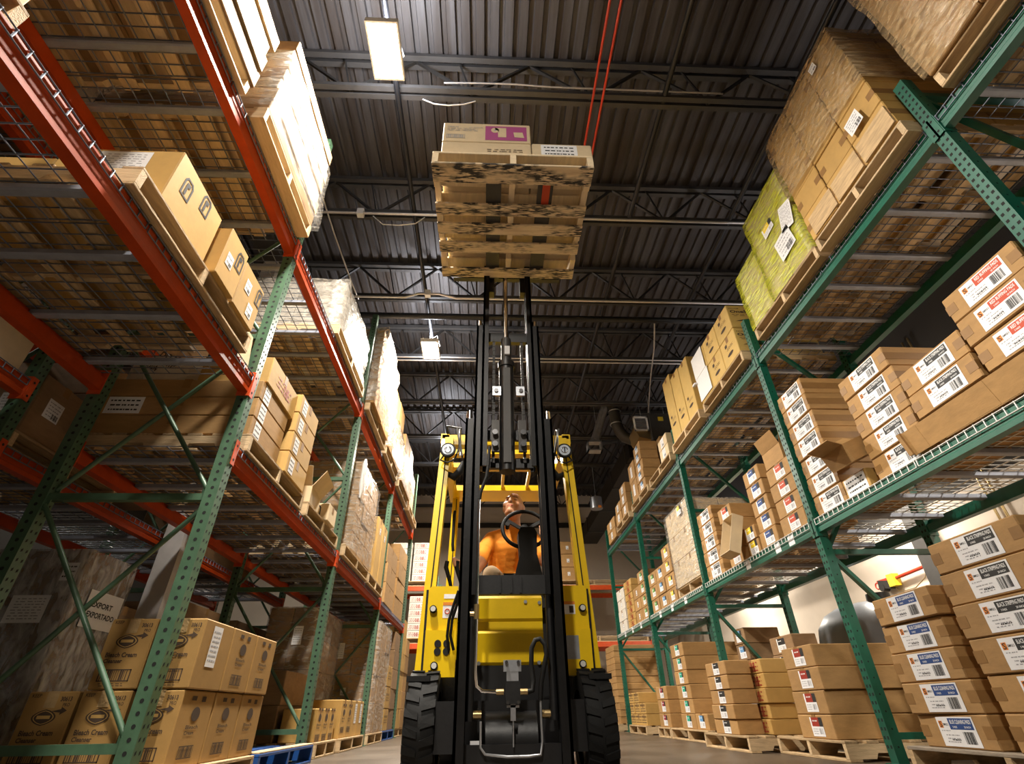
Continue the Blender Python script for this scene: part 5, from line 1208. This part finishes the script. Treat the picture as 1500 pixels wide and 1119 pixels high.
for dx in (0, .018):
    m = MB(); m.tube([(-.165 + dx * .3, 3.12, .93), (-.19 + dx, 3.14, .86), (-.215 + dx, 3.16, .78), (-.222 + dx, 3.17, .70), (-.21 + dx * 1.5, 3.19, .63)], .0085, 7); fp('hydraulic_hose', m, 'rubber')
# overhead guard roof
for (ya, yb, z0, z1, nm) in ((3.34, 3.42, 1.98, 2.06, 'guard_front_bar'), (3.60, 3.68, 2.03, 2.07, 'guard_cross_bar'), (3.86, 3.95, 2.03, 2.07, 'guard_cross_bar'), (4.30, 4.58, 2.00, 2.05, 'guard_rear_plate')):
    m = MB(); m.box(CX - .47, CX + .47, ya, yb, z0, z1); fp(nm, m, 'lift_yellow')
for i in range(5):
    x = CX - .44 + i * .22; m = MB(); m.box(x - .012, x + .012, 3.42, 4.31, 2.015, 2.06); fp('guard_slat', m, 'lift_yellow')
for sx in (-1, 1): m = MB(); m.box(CX + sx * .45 - .03, CX + sx * .45 + .03, 3.34, 4.58, 1.99, 2.07); fp('guard_side_bar', m, 'lift_yellow')
m = MB(); m.tube([(-.30, 3.33, 2.06), (-.31, 3.30, 2.11), (-.20, 3.3, 2.09)], .01, 6); fp('aerial_bracket', m, 'steel_dark')
# tyres
for sx in (-1, 1):
    xa, xb = CX + sx * .375, CX + sx * .53; X0, X1 = min(xa, xb), max(xa, xb); cy, cz, R = 3.235, .268, .268
    m = MB(); n = 40; pr = [(X0, R * .62), (X0, R * .93), (X0 + .012, R * .965), (X0 + .075, R * .968), (X1 - .075, R * .968), (X1 - .012, R * .965), (X1, R * .93), (X1, R * .62)]; vs = []
    for i in range(n):
        a = 2 * math.pi * i / n
        for (x, r_) in pr: vs.append((x, cy + r_ * math.cos(a), cz + r_ * math.sin(a)))
    k = len(pr); m.add(vs, [(i * k + j, ((i + 1) % n) * k + j, ((i + 1) % n) * k + j + 1, i * k + j + 1) for i in range(n) for j in range(k - 1)], 0, True)
    ty = fp('front_tyre', m, 'rubber')
    m = MB()
    for i in range(22):
        for side in (0, 1):
            a = 2 * math.pi * (i + .5 * side) / 22; x0, x1 = (X0 + .002, X0 + .070) if side == 0 else (X1 - .070, X1 - .002)
            P = []
            for (xx, da) in ((x0, -.07), (x0, .07), (x1, .13), (x1, .02)) if side == 0 else ((x0, .02), (x0, .13), (x1, .07), (x1, -.07)):
                for r_ in (R * .955, R): P.append((xx, cy + r_ * math.cos(a + da), cz + r_ * math.sin(a + da)))
            m.add(P, [(0, 2, 4, 6), (1, 3, 5, 7), (0, 1, 3, 2), (2, 3, 5, 4), (4, 5, 7, 6), (6, 7, 1, 0)], 0)
    o = sub('tread_lugs', m, 'rubber', ty, None, True); o['kind'] = 'stuff'
    m = MB(); m.cyl((X0 + .02, cy, cz), (X1 - .02, cy, cz), R * .64, n=24); wh = fp('wheel_rim', m, 'lift_black')
    m = MB(); m.cyl((min(X0, X1) - .012, cy, cz), (X1 + .012, cy, cz), .06, n=12); sub('hub_cap', m, 'steel_dark', wh)
    m = MB(); m.cyl((CX + sx * .40 - .09, 4.75, .23), (CX + sx * .40 + .09, 4.75, .23), .23, n=28); rt = fp('rear_tyre', m, 'rubber')
    m = MB(); m.cyl((CX + sx * .40 - .095, 4.75, .23), (CX + sx * .40 + .095, 4.75, .23), .12, n=20); sub('rim', m, 'lift_black', rt)
# chassis, seat, counterweight
m = MB(); m.box(CX - .44, CX + .44, 3.40, 4.1, .34, .60); fp('cab_floor', m, 'lift_black')
m = MB(); m.prism([(4.08, .35), (4.08, .98), (4.15, 1.02), (5.0, 1.02), (5.05, .95), (5.05, .35)], 'x', CX - .42, CX + .42); fp('engine_hood', m, 'lift_yellow', fix=True)
m = MB(); m.prism([(4.98, .22), (4.98, 1.0), (5.1, 1.08), (5.42, 1.0), (5.55, .7), (5.5, .25)], 'x', CX - .5, CX + .5); fp('counterweight', m, 'lift_yellow', fix=True)
m = MB(); m.cbox(CX - .22, CX + .28, 4.05, 4.55, 1.02, 1.10, .02); fp('seat_cushion', m, 'belt')
m = MB(); m.obox((CX + .05, 4.56, 1.34), (.44, .09, .52), Matrix.Rotation(-.15, 3, 'X')); fp('seat_backrest', m, 'belt')
m = MB(); m.prism([(.175, 1.00), (.385, 1.00), (.375, 1.12), (.345, 1.25), (.35, 1.40), (.33, 1.44), (.235, 1.44), (.215, 1.40), (.225, 1.25), (.19, 1.12)], 'y', 3.56, 3.70); fp('steering_column', m, 'belt', fix=True)
m = MB(); m.box(CX - .40, CX + .40, 3.40, 3.56, .88, .985); m.box(.17, .39, 3.5, 3.68, .6, 1.02); fp('dashboard', m, 'lift_black')
wc = Vector((.275, 3.72, 1.475)); wa = Vector((0, -.93, .37)).normalized()
m = MB(); m.ring(wc, wa, .165, .0145, 40, 8); sw = fp('steering_wheel', m, 'belt')
m = MB(); x_ = Vector((1, 0, 0)); y_ = wa.cross(x_).normalized()
for a in (2.6, .5, -1.57): m.bar(wc - wa * .02, wc + (x_ * math.cos(a) + y_ * math.sin(a)) * .15, .026, .012, 0, wa)
m.cyl(wc - wa * .09, wc + wa * .01, .04, .035, 14); sub('spokes', m, 'belt', sw)
m = MB(); m.cyl(wc - x_ * .13 + wa * .01, wc - x_ * .13 + wa * .06, .014, .018, 10); sub('spinner_knob', m, 'belt', sw)
for (xx, h_) in ((-.275, .20), (-.205, .20)):
    m = MB(); m.tube([(xx + .05, 3.50, .98), (xx + .03, 3.50, 1.06), (xx, 3.50, 1.15), (xx + .005, 3.50, 1.19)], [.010, .012, .015, .014], 8); fp('control_lever', m, 'belt')
m = MB(); m.tube([(-.295, 4.42, 1.50), (-.30, 4.40, 1.55), (-.30, 4.40, 1.80), (-.295, 4.42, 1.85)], .013, 8); fp('grab_handle', m, 'rubber')
# carriage and forks
m = MB(); m.box(CX - .42, CX + .42, 2.885 - .02, 2.905, 3.20, 3.27); m.box(CX - .42, CX + .42, 2.865, 2.905, 3.52, 3.60); m.box(CX - .14, CX - .10, 2.86, 2.93, 3.05, 3.7); m.box(CX + .10, CX + .14, 2.86, 2.93, 3.05, 3.7); fp('fork_carriage', m, 'lift_black')
for sx in (-1, 1):
    xx = CX + (-.115 if sx < 0 else .225)
    m = MB(); m.prism([(1.95, 3.196), (1.95, 3.206), (2.3, 3.232), (2.83, 3.235), (2.83, 3.62), (2.868, 3.62), (2.868, 3.195)], 'x', xx - .05, xx + .05); fk = fp('fork', m, 'steel_grey', fix=True)
    if sx > 0: m = MB(); m.box(xx - .02, xx + .03, 1.98, 2.20, 3.1945, 3.1958); sub('red_paint_patch', m, 'p_red', fk)
m = MB()
for i in range(5): m.box(CX - .42 + i * .205, CX - .40 + i * .205, 2.875, 2.90, 3.6, 4.25)
m.box(CX - .43, CX + .43, 2.87, 2.905, 4.22, 4.27); fp('load_backrest', m, 'lift_black')
# ------------------------------------------------------------------ raised pallet with tissue cartons
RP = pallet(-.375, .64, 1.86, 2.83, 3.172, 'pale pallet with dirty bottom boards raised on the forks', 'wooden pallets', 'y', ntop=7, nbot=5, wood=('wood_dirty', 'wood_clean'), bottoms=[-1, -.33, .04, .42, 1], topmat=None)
for ch in RP.children:
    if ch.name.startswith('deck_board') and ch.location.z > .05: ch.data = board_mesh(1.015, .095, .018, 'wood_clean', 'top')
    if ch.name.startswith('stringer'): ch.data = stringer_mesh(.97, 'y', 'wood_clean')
nb = min((c for c in RP.children if c.name.startswith('deck_board') and c.location.z < .05), key=lambda c: c.location.y)
nb.scale.y = 1.45; nb.location.y += .021
GP = 'tissue cartons on the raised pallet'
zp = 3.172 + PH + .001
carton(-.33, .255, 1.90, 2.30, zp, zp + .175, 'plain tissue carton in the lower layer, front left of the raised pallet', GP, 'kraft_pale', [('tiny_print', '-y', .12, .0)])
carton(-.33, .255, 1.90, 2.30, zp + .178, zp + .40, 'tissue carton with magenta panel, on top at front left', GP, 'kraft_pale', [('tissue', '-y')])
carton(.262, .66, 1.91, 2.31, zp, zp + .20, 'tissue carton with white paper sheet, front right of the raised pallet', GP, 'kraft_pale', [('doc_white', '-y', .0, .03)] if False else [('doc_bold', '-y', -.02, .02)])
carton(-.33, .12, 2.33, 2.80, zp, zp + .38, 'tissue carton at the back left of the raised pallet', GP, 'kraft_pale')
carton(.14, .62, 2.34, 2.80, zp, zp + .20, 'tissue carton at the back right of the raised pallet', GP, 'kraft_pale')
# ------------------------------------------------------------------ driver
def build_person():
    V = []; Rr = []; E = []; BONE = []
    def jv(p, r): V.append(p); Rr.append(r); return len(V) - 1
    def chain(lst, mtl, start=None):
        prev = start
        for (p, r) in lst:
            i = jv(p, r)
            if prev is not None: E.append((prev, i)); BONE.append((V[prev], V[i], Rr[prev], Rr[i], mtl))
            prev = i
        return prev
    pel = jv((.17, 4.30, 1.20), (.165, .125))
    wai = chain([((.175, 4.27, 1.33), (.175, .135))], 'shirt', pel)
    che = chain([((.19, 4.21, 1.46), (.18, .125)), ((.205, 4.19, 1.55), (.13, .09))], 'shirt', wai)
    neck = chain([((.212, 4.16, 1.625), (.062, .06)), ((.213, 4.12, 1.70), (.058, .06))], 'skin', che)
    BONE[-2] = (V[che], V[neck - 1], (.10, .08), (.05, .05), 'skin')
    # right arm (towards the levers)
    a = chain([((.04, 4.20, 1.53), (.075, .07))], 'shirt', che)
    a = chain([((-.03, 4.12, 1.42), (.066, .06)), ((-.06, 4.05, 1.33), (.068, .06))], 'shirt', a)
    a = chain([((-.085, 3.98, 1.25), (.047, .045)), ((-.15, 3.78, 1.20), (.038, .036)), ((-.19, 3.62, 1.19), (.028, .03))], 'skin', a)
    h = chain([((-.20, 3.56, 1.19), (.034, .02))], 'skin', a)
    for (dx, dz, L) in ((-.035, .022, .05), (-.03, .005, .055), (-.028, -.012, .052), (-.022, -.028, .042)):
        chain([((-.20 + dx * .7, 3.53, 1.19 + dz), .0095), ((-.20 + dx * .9, 3.505, 1.187 + dz), .009), ((-.205 + dx * .3, 3.482, 1.185 + dz), .008)], 'skin', h)
    chain([((-.175, 3.55, 1.20), .011), ((-.175, 3.52, 1.205), .0095)], 'skin', h)
    # left arm (on the steering wheel)
    a = chain([((.365, 4.20, 1.53), (.075, .07))], 'shirt', che)
    a = chain([((.43, 4.12, 1.42), (.066, .06)), ((.455, 4.05, 1.34), (.068, .06))], 'shirt', a)
    a = chain([((.47, 3.99, 1.28), (.047, .045)), ((.45, 3.85, 1.35), (.038, .036)), ((.425, 3.77, 1.42), (.028, .03))], 'skin', a)
    h = chain([((.42, 3.735, 1.455), (.032, .02))], 'skin', a)
    for q in range(4):
        b = (.405 - q * .004, 3.72 - q * .006, 1.485 - q * .018)
        chain([(b, .0095), ((b[0] - .008, b[1] - .03, b[2] + .008), .009), ((b[0] - .01, b[1] - .04, b[2] - .016), .008)], 'skin', h)
    chain([((.398, 3.745, 1.47), .011), ((.39, 3.74, 1.50), .0095)], 'skin', h)
    # legs
    for s_, kx, ky, kz in ((-1, .03, 3.80, 1.165), (1, .30, 3.82, 1.15)):
        l = chain([((.17 + s_ * .10, 4.22, 1.17), (.10, .095)), ((.17 + s_ * .12, 4.0, 1.17), (.088, .085)), ((kx, ky, kz), (.066, .066))], 'trousers', pel)
        l = chain([((kx + .005, 3.80, .98), (.06, .062)), ((kx + .01, 3.85, .76), (.042, .045))], 'trousers', l)
        chain([((kx + .01, 3.80, .665), (.042, .04)), ((kx + .01, 3.68, .645), (.04, .032))], 'belt', l)
    m = MB()
    def blob(c, rx, ry, rz):
        vs = []; n, k = 14, 9
        for i in range(k + 1):
            ph = math.pi * i / k
            for j in range(n):
                th = 2 * math.pi * j / n; vs.append((c[0] + rx * math.sin(ph) * math.cos(th), c[1] + ry * math.sin(ph) * math.sin(th), c[2] + rz * math.cos(ph)))
        m.add(vs, [(i * n + j, (i + 1) * n + j, (i + 1) * n + (j + 1) % n, i * n + (j + 1) % n) for i in range(k) for j in range(n)])
    two = lambda q: q if isinstance(q, tuple) else (q, q)
    for (i, j) in E:
        A, B = Vector(V[i]), Vector(V[j]); ra, rb = two(Rr[i]), two(Rr[j]); L = (B - A).length
        st = max(3, int(L / (min(ra[1], rb[1]) * .35)))
        for q in range(st + 1):
            f = q / st; c = A + (B - A) * f; rx = ra[0] + (rb[0] - ra[0]) * f; ry = ra[1] + (rb[1] - ra[1]) * f
            blob(c, rx, ry, min(rx, ry))
    # head in its own frame: face looks to -y, up is z
    HM = Matrix.Translation((.212, 4.075, 1.765)) @ Matrix.Rotation(-.26, 4, 'Z') @ Matrix.Rotation(-.38, 4, 'X') @ Matrix.Rotation(.10, 4, 'Y') @ Matrix.Scale(1.03, 4)
    def ell(c, r, n=20, k=14, f=None):
        vs = []
        for i in range(k + 1):
            ph = math.pi * i / k
            for j in range(n):
                th = 2 * math.pi * j / n; p = Vector((r[0] * math.sin(ph) * math.cos(th), r[1] * math.sin(ph) * math.sin(th), r[2] * math.cos(ph)))
                if f: p = f(p)
                vs.append(HM @ (p + Vector(c)))
        m.add(vs, [(i * n + j, (i + 1) * n + j, (i + 1) * n + (j + 1) % n, i * n + (j + 1) % n) for i in range(k) for j in range(n)])
    def skull(p):
        if p.z < 0: q = 1 - .22 * (-p.z / .118) ** 1.5; p.x *= q; p.y = p.y * (1 - .08 * (-p.z / .118)) - .012 * (-p.z / .118)
        for sx in (-1, 1):                                         # eye sockets
            d = (p - Vector((sx * .031, -.09, .012))).length
            if d < .035: p.y += .014 * (1 - d / .035)
        return p
    ell((0, 0, 0), (.079, .100, .120), 36, 28, skull)
    ell((0, -.104, -.018), (.015, .020, .024)); ell((0, -.098, .008), (.009, .013, .028)); ell((.011, -.098, -.026), (.009, .011, .008)); ell((-.011, -.098, -.026), (.009, .011, .008))
    for sx in (-1, 1):
        ell((sx * .030, -.086, .030), (.026, .012, .007)); ell((sx * .030, -.080, .010), (.013, .010, .009))
        ell((sx * .046, -.066, -.030), (.024, .022, .024)); ell((sx * .080, .012, -.002), (.010, .022, .034)); ell((sx * .086, .022, .006), (.008, .012, .026))
    ell((0, -.092, -.052), (.024, .010, .006)); ell((0, -.090, -.064), (.021, .010, .007)); ell((0, -.078, -.095), (.026, .020, .020)); ell((0, -.045, -.105), (.045, .045, .022))
    raw = m.mesh('raw', 'skin'); o = bpy.data.objects.new('raw', raw); COL.objects.link(o)
    rm = o.modifiers.new('rm', 'REMESH'); rm.mode = 'VOXEL'; rm.voxel_size = .0075
    sm = o.modifiers.new('sm', 'SMOOTH'); sm.factor = .5; sm.iterations = 3
    dg = bpy.context.evaluated_depsgraph_get(); me = bpy.data.meshes.new_from_object(o.evaluated_get(dg)); bpy.data.objects.remove(o)
    me.name = 'person'; me.materials.clear()
    names = ['skin', 'shirt', 'trousers', 'belt', 'eye_dark', 'p_darkred']
    for q in names: me.materials.append(MATS[q])
    HI = HM.inverted(); rr = lambda q: (sum(q) / 2 if isinstance(q, tuple) else q)
    BB = [(Vector(a), Vector(b), rr(ra), rr(rb), names.index(mt)) for a, b, ra, rb, mt in BONE]
    for p in me.polygons:
        c = p.center; p.use_smooth = True; best = 9; bi = 0; hl = HI @ c
        if hl.length < .16 and hl.z > -.135:
            bi = 0
            for sx in (-1, 1):
                if abs(hl.x - sx * .030) < .014 and abs(hl.z - .007) < .0035 and hl.y < -.06: bi = 4
                if abs(hl.x - sx * .030) < .022 and abs(hl.z - .031) < .004 and hl.y < -.07: bi = 4
            if abs(hl.x) < .021 and abs(hl.z + .058) < .0035 and hl.y < -.07: bi = 5
            if abs(abs(hl.x) - .009) < .004 and abs(hl.z + .034) < .004 and hl.y < -.09: bi = 4
        else:
            for a, b, ra, rb, mi in BB:
                ab = b - a; t_ = max(0, min(1, (c - a).dot(ab) / ab.length_squared)); d = (c - (a + ab * t_)).length - (ra + (rb - ra) * t_)
                if d < best: best = d; bi = mi
            if bi == 2 and c.z > 1.235: bi = 1
            if abs(c.z - 1.235) < .02 and bi in (1, 2) and c.y > 4.0 and abs(c.x - .17) < .2: bi = 3
        p.material_index = bi
    base = Vector((.17, 4.25, 1.10)); me.transform(Matrix.Translation(-base)); me.update()
    o = ob('person', me); o.location = base
    tag(o, 'bald driver in orange T-shirt sitting in the forklift, looking up', 'person')
build_person()
# ------------------------------------------------------------------ heater and ducts on the upper right
t = thing('unit_heater', 'dark grey box heater with a round metal duct, hanging above the right rack', 'heater', (3.2, 8.1, 4.6))
m = MB(); m.cbox(2.92, 3.62, 7.75, 8.5, 4.34, 4.93, .02); part('case', m, 'steel_grey', t)
m = MB(); m.box(3.10, 3.20, 7.735, 7.75, 4.76, 4.84); part('yellow_sticker', m, 'p_yellow', t)
for (a, b) in ((3.0, 7.85), (3.5, 7.85), (3.0, 8.4), (3.5, 8.4)):
    m = MB(); m.cyl((a, b, 4.93), (a, b, 5.62), .008, n=6); part('hanger_rod', m, 'galv', t)
m = MB(); m.prism([(2.92, 4.38), (2.92, 4.86), (2.70, 4.80), (2.62, 4.62), (2.70, 4.44)], 'y', 7.8, 8.3); part('outlet_cone', m, 'brass', t, fix=True)
fr = MB(); fr.box(2.62, 2.90, 7.76, 7.79, 4.83, 4.86); fr.box(2.62, 2.90, 7.76, 7.79, 4.55, 4.58); fr.box(2.62, 2.65, 7.76, 7.79, 4.55, 4.86); fr.box(2.87, 2.90, 7.76, 7.79, 4.55, 4.86); part('grille_frame', fr, 'paper', t)
for i in range(7): m = MB(); m.box(2.65, 2.87, 7.772, 7.784, 4.59 + i * .036, 4.612 + i * .036); part('grille_slat', m, 'galv', t)
m = MB(); m.tube([(2.72, 8.3, 4.62), (2.58, 8.33, 4.70), (2.50, 8.36, 4.84), (2.47, 8.38, 5.0), (2.45, 8.4, 5.3), (2.44, 8.42, 5.45)], .115, 16); part('bend_pipe', m, 'steel_grey', t)
for z in (5.02, 5.32): m = MB(); m.ring((2.46, 8.39, z), (0, 0, 1), .12, .012, 20, 6); part('joint_band', m, 'galv', t)
m = MB(); m.tube([(2.44, 8.42, 5.45), (2.38, 8.44, 5.54), (2.30, 8.46, 5.50), (2.22, 8.48, 5.3), (2.06, 8.5, 4.85), (2.0, 8.5, 4.70)], .09, 14); part('down_pipe', m, 'galv', t)
m = MB()
for (a, b, c, d) in ((1.82, 2.12, 4.44, 4.47), (1.82, 2.12, 4.63, 4.66), (1.82, 1.85, 4.44, 4.66), (2.09, 2.12, 4.44, 4.66)): m.box(a, b, 8.40, 8.56, c, d)
part('outlet_frame', m, 'galv', t)
m = MB(); m.prism([(1.86, 4.66), (2.08, 4.66), (2.06, 4.74), (1.94, 4.74)], 'y', 8.42, 8.54); part('outlet_boot', m, 'galv', t)
for (a, b) in ((2.44, 8.42), (2.06, 8.5)): m = MB(); m.cyl((a, b, 5.0), (a, b, 5.62), .006, n=6); part('strap', m, 'galv', t)
t.location = Vector(t.location) + Vector((.16, .62, .24))
t = thing('roof_duct', 'dark rectangular duct running lengthwise above the right rack', 'duct', (3.15, 11.5, 4.6))
m = MB(); m.box(2.95, 3.45, 9.5, 15.9, 4.75, 5.15); part('duct_run', m, 'steel_dark', t)
for y in (9.8, 11.2, 12.8, 14.6): m = MB(); m.box(2.93, 3.47, y, y + .04, 4.73, 5.17); m.box(3.19, 3.21, y, y + .02, 5.17, 5.62); part('duct_flange', m, 'steel_grey', t)
t = thing('pendant_can', 'round shiny metal lamp housing near the far wall on the right', 'lamp', (2.69, 12.0, 4.52))
m = MB(); m.cyl((2.69, 12, 4.52), (2.69, 12, 4.80), .15, .15, 24); part('housing', m, 'galv', t)
m = MB(); m.cyl((2.69, 12, 4.80), (2.69, 12, 5.62), .008, n=6); part('rod', m, 'galv', t)
m = MB(); m.box(2.70, 2.78, 11.84, 11.86, 4.50, 4.56); part('tag', m, 'p_orange', t)
for (x, y, z, nm) in ((2.9, 7.9, 5.5, 'above the heater'),):
    pipe('cable', [(2.6, 6.02, 5.45), (2.75, 6.6, 5.40), (2.9, 7.4, 5.34), (3.10, 8.38, 5.185)], .012, 'conduit', 'grey cable dropping from the sprinkler main to the heater', 'cable')
# far wall: steel purlin and trim
m = MB(); m.box(-8.9, 5.5, 15.9, 15.98, 5.28, 5.42); o = struct('trim_1', m, 'steel_dark')
